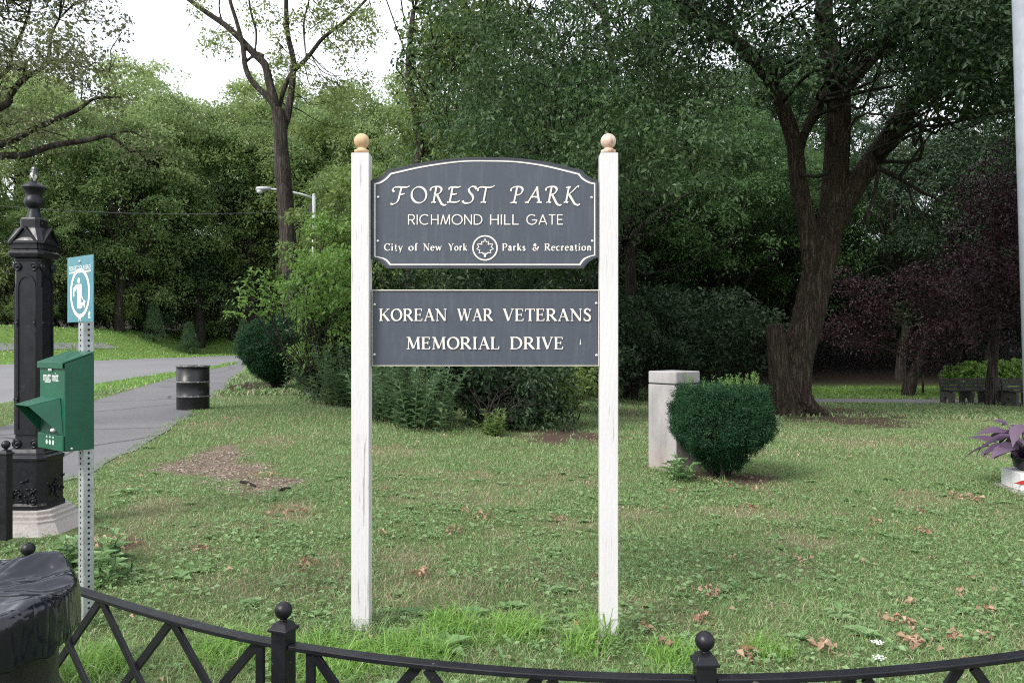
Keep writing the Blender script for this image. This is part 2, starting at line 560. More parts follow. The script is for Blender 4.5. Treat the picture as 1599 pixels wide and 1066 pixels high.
for nm, val in (('lush_lit', lush_lit_v), ('dry', dryness(fx, fy) * 0.9), ('wood', wood), ('dirt', patch(fx, fy, ('dirt',))), ('chip', patch(fx, fy, ('chip',)))):
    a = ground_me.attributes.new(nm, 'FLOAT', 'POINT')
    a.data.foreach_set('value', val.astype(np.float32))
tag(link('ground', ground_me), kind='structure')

def strip(name, left, right, m, lift, y0, y1, step=0.5, wob=0.0, cols=5, thick=None):
    ys = np.arange(y0, y1 + 1e-6, step)
    V = []
    for y in ys:
        a, b = float(edge_x(left, y)), float(edge_x(right, y))
        b += wob * (float(vnoise(b * 3, y, 0.4, 8)) - 0.5)
        for k in range(cols):
            x = a + (b - a) * k / (cols - 1)
            V.append((x, y, T(x, y) + lift))
    n = len(ys)
    I = np.arange(n * cols).reshape(n, cols)
    Q = np.stack([I[:-1, :-1], I[:-1, 1:], I[1:, 1:], I[1:, :-1]], -1).reshape(-1, 4)
    return tag(link(name, np_mesh(name, V, Q, [m], smooth=True)), kind='structure')

asph = mat('worn_asphalt', (0.128, 0.128, 0.136), 0.85, 0, 0.3)
a1 = noise_node(asph, 0.7, 6)
a2 = noise_node(asph, 160, 3, seed=2)
a3 = noise_node(asph, 3.5, 6, seed=6)
ca = ramp(asph, a2, [(0.35, (0.104, 0.102, 0.108)), (0.65, (0.188, 0.184, 0.192))])
ca = mixc(asph, ramp(asph, a1, [(0.35, (0, 0, 0)), (0.7, (0.5,) * 3)]), ca, (0.192, 0.188, 0.200))
ca = mixc(asph, ramp(asph, a3, [(0.60, (0, 0, 0)), (0.75, (0.55,) * 3)]), ca, (0.096, 0.088, 0.088))
vo = n_a = nodes(asph)[0].new('ShaderNodeTexVoronoi')
vo.feature = 'DISTANCE_TO_EDGE'
vo.inputs['Scale'].default_value = 0.42
tco = nodes(asph)[0].new('ShaderNodeTexCoord')
wn_ = nodes(asph)[0].new('ShaderNodeMix'); wn_.data_type = 'RGBA'; wn_.inputs['Factor'].default_value = 0.22
nz_ = nodes(asph)[0].new('ShaderNodeTexNoise'); nz_.inputs['Scale'].default_value = 1.5; nz_.inputs['Detail'].default_value = 6
nodes(asph)[1].new(tco.outputs['Object'], nz_.inputs['Vector'])
nodes(asph)[1].new(tco.outputs['Object'], wn_.inputs['A']); nodes(asph)[1].new(nz_.outputs['Color'], wn_.inputs['B'])
nodes(asph)[1].new(wn_.outputs['Result'], vo.inputs['Vector'])
ca = mixc(asph, ramp(asph, vo.outputs['Distance'], [(0.004, (0.75,) * 3), (0.014, (0, 0, 0))]), ca, (0.045, 0.043, 0.042))
setc(asph, ca)
bump(asph, a2, 0.4, 0.006)
road_m = mat('pale_asphalt', (0.200, 0.200, 0.208), 0.9, 0, 0.3)
r1 = noise_node(road_m, 0.35, 6, stretch=(1, 0.3, 1))
r2 = noise_node(road_m, 90, 3, seed=3)
cr_ = ramp(road_m, r2, [(0.35, (0.160, 0.160, 0.168)), (0.65, (0.240, 0.236, 0.244))])
setc(road_m, mixc(road_m, ramp(road_m, r1, [(0.4, (0, 0, 0)), (0.65, (0.5,) * 3)]), cr_, (0.152, 0.152, 0.160)))
strip('footpath', PATH_L, PATH_R, asph, 0.012, 3, 58, 0.3, 0.18)
strip('road', ROAD_F, ROAD_N, road_m, 0.010, -20, 75, 1.0, 0, 9)
BP0 = [(6.0 + 0.5 * k, 0) for k in range(90)]
bx = np.arange(6.0, 45, 0.5)
Vb = []
for x in bx:
    for w in (-1.25, 0, 1.25):
        y = float(bench_path(x)) + w
        Vb.append((x, y, T(x, y) + 0.02))
I = np.arange(len(Vb)).reshape(-1, 3)
tag(link('bench_path', np_mesh('bench_path', Vb, np.stack([I[:-1, :-1], I[1:, :-1], I[1:, 1:], I[:-1, 1:]], -1).reshape(-1, 4), [road_m], smooth=True)), kind='structure')
# a pale walk on the bank beyond the road
Vb = []
for y in np.arange(30, 62, 1.0):
    for k in range(3):
        x = -30.2 - 0.5 * k
        Vb.append((x, y, T(x, y) + 0.03))
I = np.arange(len(Vb)).reshape(-1, 3)
tag(link('bank_path', np_mesh('bank_path', Vb, np.stack([I[:-1, :-1], I[1:, :-1], I[1:, 1:], I[:-1, 1:]], -1).reshape(-1, 4), [road_m], smooth=True)), kind='structure')

# concrete kerb under the low fence at the gate column
conc = mat('pale_concrete', (0.42, 0.39, 0.36), 0.85, 0, 0.3)
k1 = noise_node(conc, 5, 8)
k2 = noise_node(conc, 60, 5, seed=2)
cc = ramp(conc, k2, [(0.3, (0.34, 0.31, 0.29)), (0.7, (0.50, 0.47, 0.45))])
setc(conc, mixc(conc, ramp(conc, k1, [(0.4, (0, 0, 0)), (0.7, (0.6,) * 3)]), cc, (0.33, 0.28, 0.25)))
bump(conc, k2, 0.3, 0.005)

# ------------------------------------------------------------------ lawn: blades, clover, fallen leaves
def scatter(dmin, dmax, density, r):
    """points on the ground inside (a little beyond) the camera's view"""
    n = int(density * 0.70 * (dmax ** 2 - dmin ** 2))
    D = np.sqrt(r.random(n) * (dmax ** 2 - dmin ** 2) + dmin ** 2)
    x = (r.random(n) * 1.4 - 0.7) * D
    return x, D

def blades(x, y, h, w, lean, r):
    n = len(x)
    z = terr(x, y) - 0.004
    a = r.random(n) * 2 * np.pi
    la = r.random(n) * 2 * np.pi
    dx, dy = np.cos(a) * w / 2, np.sin(a) * w / 2
    lx, ly = np.cos(la) * lean * h, np.sin(la) * lean * h
    V = np.empty((n, 5, 3))
    V[:, 0] = np.stack([x - dx, y - dy, z], -1)
    V[:, 1] = np.stack([x + dx, y + dy, z], -1)
    V[:, 2] = np.stack([x + dx * .8 + lx * .35, y + dy * .8 + ly * .35, z + h * 0.6], -1)
    V[:, 3] = np.stack([x - dx * .8 + lx * .35, y - dy * .8 + ly * .35, z + h * 0.6], -1)
    V[:, 4] = np.stack([x + lx, y + ly, z + h * (1 - 0.25 * lean)], -1)
    base = np.arange(n)[:, None] * 5
    Fq = np.concatenate([base + np.array([[0, 1, 2]]), base + np.array([[0, 2, 3]]), base + np.array([[3, 2, 4]])], 0)
    return V.reshape(-1, 3), Fq

def lush_spots(x, y):
    w = np.zeros(np.shape(x))
    for u, v, ru in [(520, 1030, 95), (150, 1040, 60), (700, 985, 70), (800, 990, 60), (370, 1020, 70), (1040, 1030, 60), (920, 1010, 50), (640, 1020, 80), (1200, 1020, 40)]:
        c = G(u, v)
        rx = ru / F * c.y
        w = np.maximum(w, 1 - ss(0.5, 1.1, np.hypot((x - c.x) / rx, (y - c.y) / (rx * 1.3)) + 0.5 * (vnoise(x, y, .15, 2) - .5)))
    return w

TUFTS = [(-.74, 3.94, .13), (.48, 3.94, .13), (-2.03, 3.80, .10)] + [(G(u_, v_).x, G(u_, v_).y, .16) for u_, v_ in ((1024, 730), (1040, 735), (1060, 738), (1080, 732), (1130, 748), (110, 860), (80, 868))]
VS, FS, MI = [], [], []
off = 0
for dmin, dmax, dens, hh, ww in [(1.7, 3.6, 7000, 0.036, 0.0036), (3.6, 6, 5200, 0.034, 0.0044), (6, 10, 2900, 0.034, 0.0055), (10, 18, 1000, 0.042, 0.009), (18, 40, 130, 0.09, 0.028), (40, 85, 22, 0.14, 0.07)]:
    x, y = scatter(dmin, dmax, dens, rng)
    keep = ~on_paving(x, y)
    keep &= rng.random(len(x)) > 0.93 * np.maximum(patch(x, y, ('chip', 'dirt')), 0)
    dr = dryness(x, y)
    keep &= rng.random(len(x)) > 0.35 * dr
    keep &= ~((y > 38) & (x > -5)) & ~((np.hypot(x + 3.36, y - 5.6) < 0.42))
    x, y, dr = x[keep], y[keep], dr[keep]
    lu = lush_spots(x, y) if dmax < 7 else np.zeros(len(x))
    tuft = np.zeros(len(x))
    if dmax < 11:
        for tx, ty, tr in TUFTS: tuft = np.maximum(tuft, 1 - ss(tr * .6, tr * 1.3, np.hypot(x - tx, y - ty)))
    h = hh * (1 + 1.3 * tuft) * (0.5 + 1.0 * rng.random(len(x))) * (0.7 + 0.6 * vnoise(x, y, 0.6, 30)) * (1 + 2.6 * lu * rng.random(len(x)))
    w = ww * (0.7 + 0.6 * rng.random(len(x))) * (1 + 0.5 * lu)
    lean = 0.4 + 1.3 * rng.random(len(x))
    V, Fq = blades(x, y, h, w, lean, rng)
    mi = np.where(rng.random(len(x)) < 0.09 + 0.6 * dr, 1, 0)
    mi = np.where(rng.random(len(x)) < lu, 2, mi)
    if dmax > 10: mi = np.where(((x < -10) | ((x > 6) & (y > 30.5))) & (rng.random(len(x)) < 0.75), 2, mi)  # right strip: brighter blades stand in for light through the canopy gap
    VS.append(V); FS.append(Fq + off); MI.append(np.concatenate([mi] * 3))
    off += len(V)
tag(link('lawn_grass', np_mesh('lawn_grass', np.concatenate(VS), np.concatenate(FS), [M['blade'], M['blade_dry'], M['blade_lush_lit']], np.concatenate(MI))),
    'short patchy lawn grass, green with tan dry spots', 'grass', kind='stuff')

def leaves(c, d, nrm, L, W, fold=0.12, bend=0.12):
    """diamond leaves folded along the midrib; all arguments are arrays over the leaves"""
    n = len(c)
    L = np.broadcast_to(np.asarray(L, float), (n,))[:, None]
    W = np.broadcast_to(np.asarray(W, float), (n,))[:, None]
    d = d / np.maximum(1e-6, np.linalg.norm(d, axis=1, keepdims=True))
    s = np.cross(d, nrm)
    s /= np.maximum(1e-6, np.linalg.norm(s, axis=1, keepdims=True))
    m = np.cross(s, d)
    V = np.empty((n, 4, 3))
    V[:, 0] = c - d * L * 0.5
    V[:, 1] = c + s * W * 0.5 + m * W * fold - d * L * 0.04
    V[:, 2] = c + d * L * 0.5 - m * L * bend
    V[:, 3] = c - s * W * 0.5 + m * W * fold - d * L * 0.04
    b = np.arange(n)[:, None] * 4
    return V.reshape(-1, 3), np.concatenate([b + np.array([[0, 1, 2]]), b + np.array([[0, 2, 3]])], 0)

def unit(v):
    return v / np.maximum(1e-6, np.linalg.norm(v, axis=1, keepdims=True))

# clover and other small broad leaves near the camera
x, y = scatter(1.8, 11.0, 1150, rng)
pn = 0.6 * vnoise(x, y, 0.5, 40) + 0.4 * vnoise(x, y, 0.17, 41)
keep = (rng.random(len(x)) < ss(0.40, 0.62, pn) * (1.0 - 0.75 * ss(4.5, 11, y))) & ~on_paving(x, y) & (patch(x, y, ('chip', 'dirt')) < 0.4) & (dryness(x, y) < 0.5)
x, y = x[keep], y[keep]
n = len(x)
a = rng.random(n) * 2 * np.pi
nr = unit(np.stack([rng.normal(0, .35, n), rng.normal(0, .35, n), np.ones(n)], -1))
c = np.stack([x, y, terr(x, y) + 0.015 + 0.04 * rng.random(n)], -1)
sz = 0.010 + 0.024 * rng.random(n) ** 2.6
V1, F1 = leaves(c, np.stack([np.cos(a), np.sin(a), rng.normal(0, .2, n)], -1), nr, sz * 1.3, sz)
# plantain rosettes and dock: a few long leaves from one root
vs, fs = [V1], [F1]
off = len(V1)
px, py = scatter(1.9, 8.5, 9, rng)
keep = (~on_paving(px, py)) & (patch(px, py, ('chip', 'dirt')) < 0.4)
ros = [(a_, b_, 0.025 + 0.045 * rng.random()) for a_, b_ in zip(px[keep], py[keep])]
for u, v, s_ in [(560, 560, 0), (790, 980, .16), (1310, 960, .17), (1350, 990, .15), (1180, 905, .12), (1290, 905, .12), (710, 990, .14), (180, 890, .16), (150, 880, .18), (160, 915, .16),
                 (1060, 930, .12), (740, 960, .15), (830, 985, .13), (1080, 1000, .12), (620, 1000, .12), (280, 905, .12), (1500, 940, .12), (490, 760, .08), (900, 990, .13), (1250, 1000, .12),
                 (235, 700, .14), (200, 770, .14), (130, 870, .2), (115, 880, .16), (690, 1015, .2), (650, 960, .14)]:
    if s_:
        g = G(u, v); ros.append((g.x, g.y, s_ * .62))
for rx_, ry_, s_ in ros:
    k = int(rng.integers(5, 10))
    a = np.arange(k) * 2 * np.pi / k + rng.random(k) * 0.9
    L = s_ * (0.7 + 0.6 * rng.random(k))
    d = np.stack([np.cos(a), np.sin(a), 0.25 + 0.5 * rng.random(k)], -1)
    c = np.array([rx_, ry_, T(rx_, ry_) + 0.004]) + unit(d) * L[:, None] * 0.5
    nr = unit(np.stack([-np.cos(a) * .5, -np.sin(a) * .5, np.ones(k)], -1))
    V, Fq = leaves(c, d, nr, L, L * (0.4 + 0.4 * rng.random()), 0.12, 0.25)
    vs.append(V); fs.append(Fq + off); off += len(V)
tag(link('clover_weeds', np_mesh('clover_weeds', np.concatenate(vs), np.concatenate(fs), [M['clover']])), 'clover and broad leaved weeds spreading through the lawn', 'weeds', kind='stuff')

# fallen brown leaves lying in clusters
LC = [(755, 808, 26, 26), (710, 830, 16, 14), (600, 835, 12, 6), (460, 803, 30, 22), (480, 882, 22, 14), (660, 900, 16, 14), (1110, 930, 24, 20), (1095, 972, 16, 14), (1410, 978, 28, 26), (1425, 1003, 26, 26),
      (1440, 832, 18, 18), (1500, 780, 24, 18), (1525, 783, 14, 10), (1170, 795, 12, 8), (1250, 878, 16, 12), (1420, 945, 14, 10), (1495, 932, 12, 12), (1540, 955, 14, 10), (1285, 1012, 22, 16), (1160, 1027, 20, 14),
      (1370, 818, 12, 8), (600, 768, 14, 10), (310, 862, 16, 12), (170, 852, 40, 40), (1050, 770, 10, 6), (870, 815, 12, 8), (1140, 880, 10, 6), (1490, 1000, 18, 12), (560, 815, 10, 6), (410, 745, 30, 12), (1350, 885, 12, 8),
      (1440, 800, 12, 8), (1130, 757, 20, 14), (1180, 765, 16, 10), (720, 1000, 10, 6), (350, 655, 12, 8), (590, 700, 14, 8), (1010, 985, 12, 8), (930, 905, 10, 5), (445, 985, 8, 5), (1040, 1010, 16, 10), (1540, 1000, 10, 8)]
cx, cy = [], []
for u, v, ru, k in LC:
    g = G(u, v)
    r_ = ru / F * g.y
    k = int(k * 1.3)
    cx += list(g.x + rng.normal(0, r_ * .5, k)); cy += list(g.y + rng.normal(0, r_ * .6, k))
x2, y2 = scatter(2, 14, 2.2, rng)
cx, cy = np.array(cx + list(x2)), np.array(cy + list(y2))
keep = ~on_paving(cx, cy) | (rng.random(len(cx)) < .25)
cx, cy = cx[keep], cy[keep]
n = len(cx)
a = rng.random(n) * 6.28
d = np.stack([np.cos(a), np.sin(a), rng.normal(0, .3, n)], -1)
nr = unit(np.stack([rng.normal(0, .6, n), rng.normal(0, .6, n), np.ones(n)], -1))
sz = 0.022 + 0.034 * rng.random(n)
V, Fq = leaves(np.stack([cx, cy, terr(cx, cy) + 0.012 + 0.035 * rng.random(n)], -1), d, nr, sz, sz * 0.62, 0.35, 0.3)
tag(link('fallen_leaves', np_mesh('fallen_leaves', V, Fq, [M['leaf_fall']])), 'curled brown fallen leaves scattered over the lawn', 'fallen leaves', kind='stuff')
# wood chips and twigs in the bare patch
x, y = scatter(5.0, 9.5, 700, rng)
keep = patch(x, y, ('chip',)) > 0.1 + 0.8 * rng.random(len(x))
x, y = x[keep], y[keep]
n = len(x)
a = rng.random(n) * 6.28
chipm = leafmat('wood_chip', [(0.17, 0.13, 0.105), (0.29, 0.24, 0.20), (0.38, 0.33, 0.285)], 0, rough=0.9)
V, Fq = leaves(np.stack([x, y, terr(x, y) + 0.012], -1), np.stack([np.cos(a), np.sin(a), rng.normal(0, .2, n)], -1), unit(np.stack([rng.normal(0, .4, n), rng.normal(0, .4, n), np.ones(n)], -1)),
               0.02 + 0.035 * rng.random(n), 0.008 + 0.009 * rng.random(n), 0.1, 0.05)
tag(link('wood_chips', np_mesh('wood_chips', V, Fq, [chipm])), 'pale wood chips lying on the bare patch of lawn', 'wood chips', kind='stuff')
for (u0, v0, u1, v1) in ((376, 755, 399, 762), (436, 770, 453, 766)):
    a, b = G(u0, v0), G(u1, v1)
    up = Vector((0, 0, 0.025))
    lab = 'dark straight stick lying on the wood chips, the longer one' if u0 == 376 else 'short brown stick at the right end of the wood chip patch'
    tag(MB().tube([a + up, (a + b) / 2 + up * 1.3, b + up], [0.016, 0.014, 0.009], 6).build('fallen_stick', M['bark_dark']), lab, 'stick', 'sticks on the bare patch')
# ------------------------------------------------------------------ trees and shrubs
def rdir(n, r):
    return unit(r.normal(0, 1, (n, 3)))

def spray_leaves(cent, outw, Rr, n_per, L, r, aspect=0.5, droop=0.35, upb=0.75, flat=0.16, Lvar=0.35, jit=0.55):
    """flat sprays of leaves round the points cent"""
    N = len(cent)
    nrm = unit(upb * np.array([0, 0, 1.0]) + 0.5 * outw + 0.35 * r.normal(0, 1, (N, 3)))
    t1 = unit(np.cross(nrm, r.normal(0, 1, (N, 3))))
    t2 = np.cross(nrm, t1)
    Rr = np.broadcast_to(np.asarray(Rr, float), (N,))
    k = np.repeat(np.arange(N), n_per)
    n = len(k)
    th = r.random(n) * 2 * np.pi
    q = np.sqrt(r.random(n))
    rad = t1[k] * np.cos(th)[:, None] + t2[k] * np.sin(th)[:, None]
    pos = cent[k] + rad * (Rr[k] * q)[:, None] + nrm[k] * (r.normal(0, flat, n) * Rr[k])[:, None]
    pos[:, 2] -= droop * Rr[k] * q * q
    d = rad + jit * r.normal(0, 1, (n, 3))
    d[:, 2] -= droop
    ln = unit(nrm[k] + jit * r.normal(0, 1, (n, 3)))
    l = L * (1 + Lvar * r.normal(0, 1, n)).clip(0.5, 1.7)
    return leaves(pos, d, ln, l, l * aspect)

def blob_sprays(blobs, dens, r, shell=0.55, up=0.25, gap=0):
    """spray centres on and in the blobs (x, y, z, radius); dens = sprays per square metre of blob surface"""
    C_, O_ = [], []
    for bx_, by_, bz_, br in blobs:
        n = max(3, int(dens * 4 * np.pi * br * br))
        d = rdir(n, r)
        d[:, 2] = np.where((d[:, 2] < -0.2) & (r.random(n) < up * 2), -d[:, 2], d[:, 2])
        q = br * (shell + (1 - shell) * r.random(n) ** 0.6)
        C_.append(np.array([bx_, by_, bz_]) + d * q[:, None] * np.array([1, 1, 0.8]))
        O_.append(d)
    C_, O_ = np.concatenate(C_), np.concatenate(O_)
    if gap:          # open holes between the leaf masses
        x, y, z = C_[:, 0] + 50, C_[:, 1] + 50, C_[:, 2] + 50
        nz = .5 * vnoise(x + .6 * y, z * 1.5, gap, 61) + .5 * vnoise(y - .5 * x + 90, z * 1.5 + 31, gap, 62)
        k = nz > 0.40 + 0.10 * r.random(len(nz))
        C_, O_ = C_[k], O_[k]
    return C_, O_

def wob(a, b, r, k=6, amp=0.06):
    """a slightly crooked limb from a to b"""
    a, b = Vector(a), Vector(b)
    Ln = (b - a).length
    pts = [a]
    for i in range(1, k):
        pts.append(a.lerp(b, i / k) + Vector(r.normal(0, amp * Ln, 3)) * math.sin(math.pi * i / k))
    return spline(pts + [b], 3)

def taper(n, r0, r1):
    return [r0 + (r1 - r0) * i / (n - 1) for i in range(n)]

def tree_mesh(name, seed, h, rad, base, L, nper, Rs, dens, tr, lm, bm, nb=26, aspect=0.5, low=0.0):
    r = np.random.default_rng(seed)
    cz, hz = (base + h) / 2, (h - base) / 2
    blobs = []
    for i in range(nb):
        zz = 1 - 2 * (i + 0.5) / nb
        a = i * 2.39996 + r.random() * 0.7
        q = 0.5 + 0.38 * r.random()
        s = math.sqrt(1 - zz * zz)
        br = rad * (0.26 + 0.16 * r.random())
        blobs.append((math.cos(a) * s * rad * q, math.sin(a) * s * rad * q, cz + zz * (hz - br * 0.7) * (0.75 + 0.25 * r.random()), br))
    cent, out = blob_sprays(blobs, dens * 1.25, r, gap=rad * .3)
    V, Fq = spray_leaves(cent, out, Rs, nper, L, r, aspect)
    crown = np_mesh(name + '_crown', V, Fq, [lm])
    t = MB()
    top = Vector((r.normal(0, .3), r.normal(0, .3), base + (h - base) * 0.62))
    pts = wob((0, 0, -0.5), top, r, 6, 0.02)
    n = len(pts)
    rr = [tr * (1.35 - 0.35 * min(1, i / 3) - 0.75 * (i / (n - 1))) for i in range(n)]
    t.tube(pts, rr, 10)
    for b in blobs:
        z0 = base * 0.75 + (b[2] - base) * 0.45
        f = min(0.97, max(0.1, (z0 + 0.5) / (top.z + 0.5)))
        j = int(f * (n - 1))
        p = pts[j]
        w = wob(p, b[:3], r, 4, 0.08)
        t.tube(w, taper(len(w), min(rr[j] * 0.6, 0.16 * tr / 0.4), 0.015), 6)
    me = bpy.data.meshes.new(name + '_trunk')
    me.from_pydata(t.v, [], t.f)
    me.materials.append(bm)
    me.polygons.foreach_set('use_smooth', np.full(len(me.polygons), True))
    return me, crown

def plant_tree(name, meshes, x, y, sc, rz, label, group=None, cat='tree', dz=0.0, parts=('trunk', 'crown'), sx=1.0):
    e = empty(name, (x, y, T(x, y) + dz), rz)
    e.scale = (sc * sx, sc * sx, sc)
    for nm, me in zip(parts, meshes):
        link(nm, me, e)
    return tag(e, label, cat, group)

FAR_A = tree_mesh('broad_tree', 101, 22, 7.0, 4.0, 0.24, 30, 0.95, 1.0, 0.45, M['leaf_far'], M['bark_dark'])
FAR_B = tree_mesh('tall_tree', 102, 25, 6.0, 5.0, 0.24, 30, 0.95, 1.0, 0.42, M['leaf_far'], M['bark_dark'], 30)
FAR_C = tree_mesh('light_tree', 103, 18, 6.0, 3.5, 0.22, 30, 0.85, 1.1, 0.36, M['leaf_light'], M['bark_dark'])
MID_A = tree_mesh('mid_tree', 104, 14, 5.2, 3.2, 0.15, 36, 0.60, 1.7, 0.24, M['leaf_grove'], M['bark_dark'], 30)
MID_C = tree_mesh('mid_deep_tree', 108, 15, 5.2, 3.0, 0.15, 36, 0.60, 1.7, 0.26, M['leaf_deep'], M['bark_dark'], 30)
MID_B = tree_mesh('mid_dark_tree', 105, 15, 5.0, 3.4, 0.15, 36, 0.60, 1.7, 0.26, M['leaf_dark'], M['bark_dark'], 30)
UNDER = tree_mesh('under_shrub', 106, 3.6, 2.1, 0.15, 0.12, 30, 0.40, 4.0, 0.06, M['leaf_mid'], M['bark_dark'], 16)
UNDER_F = tree_mesh('edge_thicket', 109, 3.6, 2.2, 0.15, 0.10, 34, 0.36, 5.0, 0.05, M['leaf_far'], M['bark_dark'], 18)
UNDER_D = tree_mesh('under_dark_shrub', 107, 3.0, 2.2, 0.1, 0.11, 30, 0.38, 4.0, 0.06, M['leaf_deep'], M['bark_dark'], 16)

# woodland beyond the road, on the left and behind the sign
g1 = 'woodland trees standing beyond the road'
lab_a = 'broad green woodland tree in the wood beyond the road'
lab_b = 'tall green woodland tree rising in the wood beyond the road'
lab_c = 'paler yellow green tree in the wood beyond the road'
for x, y, k, sc, rz in [(-52, 66, 'a', 1.0, .3), (-46, 76, 'b', 1.08, 1.2), (-41, 70, 'a', 1.05, 2.2), (-37, 80, 'b', 1.13, 3.1), (-33, 74, 'a', 1.1, 4.0), (-27, 84, 'b', 1.14, 5.0),
                        (-21, 86, 'a', 1.24, .8), (-15, 80, 'a', 1.2, 1.9), (-9, 84, 'b', 1.15, 2.8), (-3, 78, 'a', 1.05, 3.7), (3, 84, 'b', 1.0, 4.4),
                        (-12, 62, 'c', .88, .4), (-44, 62, 'c', .8, 1.4), (-38, 66, 'c', .72, 5.4), (-62, 72, 'b', 1, 2.0), (-34, 69, 'c', 1.05, 1.0), (-27.5, 79, 'c', 1.3, 4.2), (-18.5, 77, 'c', 1.25, 0.2), (-4, 60, 'c', 1.0, 2.1), (-17, 95, 'b', 1.0, 2.5), (-30, 98, 'b', 1.2, 1.5), (-42, 94, 'b', 1.15, .5)]:
    ms = {'a': FAR_A, 'b': FAR_B, 'c': FAR_C}[k]
    plant_tree({'a': 'broad_tree', 'b': 'tall_tree', 'c': 'light_tree'}[k], ms, x, y, sc, rz, {'a': lab_a, 'b': lab_b, 'c': lab_c}[k], g1)
g2 = 'bushes at the foot of the wood'
for i, (x, y, k, sc, rz) in enumerate([(-40, 58, 'd', .9, 0), (-37.5, 62, 'u', .9, 1), (-36.5, 66, 'd', 1, 2), (-35, 70, 'u', 1.1, 3), (-33, 73, 'd', 1.0, 4), (-30.5, 77, 'u', .9, 5), (-28, 80, 'd', 1.0, .5), (-25, 83, 'd', 1, 1.5), (-22, 84, 'u', 1, 2.5),
                                       (-43, 55, 'u', 1, 1.8), (-41, 66, 'd', 1.2, .2), (-38, 71, 'd', 1.3, 2.7), (-34, 78, 'd', 1.4, 3.3), (-45, 60, 'd', 1.4, 5.3), (-48, 55, 'd', 1.3, 5.9), (-19, 85, 'd', 1.2, 1), (-14, 84, 'u', 1.2, 2)]):
    plant_tree('woodland_bush', UNDER if k == 'u' else UNDER_D, x, y, sc, rz, 'low bush at the shaded edge of the wood past the bank lawn', g2, 'bush', parts=('stem', 'foliage'), sx=0.9)

for x, y, sc, rz in [(-60, 84, 3.2, 0), (-54, 86, 3.0, 1), (-48, 87, 3.3, 2), (-43, 86, 3.0, 3), (-38, 88, 3.2, 4), (-33, 89, 3.4, 5), (-28, 90, 3.2, .6), (-23, 91, 3.3, 1.6), (-18, 90, 3.1, 2.6), (-12, 90, 3.3, 3.6), (-6, 90, 3.2, 4.6), (0, 90, 3.3, 5.6), (-50, 72, 2.4, .9), (-56, 64, 2.4, 1.9), (-46, 82, 2.6, 4.1)]:
    plant_tree('thicket_tree', UNDER_D, x, y, sc, rz, 'dense low tree filling the shade deep in the wood', 'low trees deep in the wood')
for x, y, sc, rz in [(-50, 66, 2.5, 0), (-45, 68, 2.3, 1), (-40.5, 64, 2.0, 2), (-39, 73, 2.6, 3), (-34.5, 72, 2.2, 4), (-30, 79, 2.6, 5), (-24, 82, 2.4, .4), (-18, 82, 2.6, 1.4), (-36, 77, 3.0, 2.4), (-53, 60, 2.2, 3.4)]:
    plant_tree('edge_tree', UNDER_F, x, y, sc, rz, 'small light green tree at the sunny edge of the wood beyond the road', 'small trees along the edge of the wood')
for x, y, sc, rz in [(0, 54, 2.6, 0), (5, 55, 2.7, 1), (10, 56, 2.8, 2), (15, 55, 2.7, 3), (20, 56, 2.8, 4), (25, 55, 2.7, 5), (30, 55, 2.8, .5), (36, 56, 2.8, 1.5), (7.5, 47, 1.9, 2.5), (13, 58, 3.2, 3.5)]:
    plant_tree('thicket_tree', UNDER_D, x, y, sc, rz, 'dense low tree closing the view behind the dark grove', 'low trees behind the grove')
# behind the sign and the right-hand lawn
g3 = 'trees in the dark grove behind the lawn'
lab_m = 'leafy green tree in the shaded grove behind the lawn'
lab_d = 'dark leaved tree in the shaded grove behind the lawn'
for x, y, k, sc, rz in [(1.5, 36, 'm', 1.0, .3), (6.0, 41, 'm', 1.0, 1.3), (10.5, 40, 'm', 1.0, 2.3), (15, 42, 'm', .9, 3.3), (20, 41, 'd', .95, 4.3), (25, 42, 'd', 1.0, 5.3), (30, 43, 'd', 1.2, .9), (-2.5, 38, 'd', .85, 1.7), (3, 48, 'd', 1.25, 2.6),
                        (10, 50, 'd', 1.2, 3.1), (17, 52, 'd', 1.3, 4.1), (23, 60, 'd', 1.5, 1.1), (25, 52, 'd', .95, 5.1), (-.3, 27, 'm', .7, .6), (33, 33, 'd', 1.2, 1.1), (36, 48, 'd', 1.5, 2), (-5, 47, 'm', .9, 4.4), (23, 31, 'd', .95, 3)]:
    plant_tree('grove_tree', MID_A if k == 'm' else MID_C if x > 18 else MID_B, x, y, sc, rz, lab_m if k == 'm' else lab_d, g3)
g4 = 'bushes under the grove trees'
for x, y, k, sc, rz in [(4.2, 29, 'd', 1.3, 0), (6.5, 31, 'd', 1.5, 1), (8.5, 33, 'd', 1.5, 2), (2.0, 28, 'd', 1.4, 3), (12, 46, 'd', 1.8, 4), (17, 47, 'd', 1.8, 5), (22, 46, 'd', 1.8, .5), (27, 47, 'd', 1.8, 1.5), (32, 45, 'd', 1.8, 2.5),
                        (-1.0, 30, 'd', 1.5, 4), (-4, 31, 'u', 1.4, 5), (0.5, 24, 'd', 1.2, 1.2), (6, 36, 'd', 1.7, .7)]:
    plant_tree('grove_bush', UNDER if k == 'u' else UNDER_D, x, y, sc, rz, 'shaded bush below the trees of the dark grove', g4, 'bush', parts=('stem', 'foliage'))
# canopy that shades the right-hand side
for x, y, sc, rz in [(17, 19, 1.05, .4), (22, 25, 1.1, 2.4), (15.5, 11.5, .9, 4.0)]:
    plant_tree('shade_tree', MID_B, x, y, sc, rz, 'dark leaved shade tree spreading over the right edge of the lawn', 'shade trees beside the lawn', dz=2.6)

# ---- the great forked tree on the right-hand lawn
def pl(pts, D):
    return [P(p[0], p[1], D if len(p) < 3 else p[2]) for p in pts]

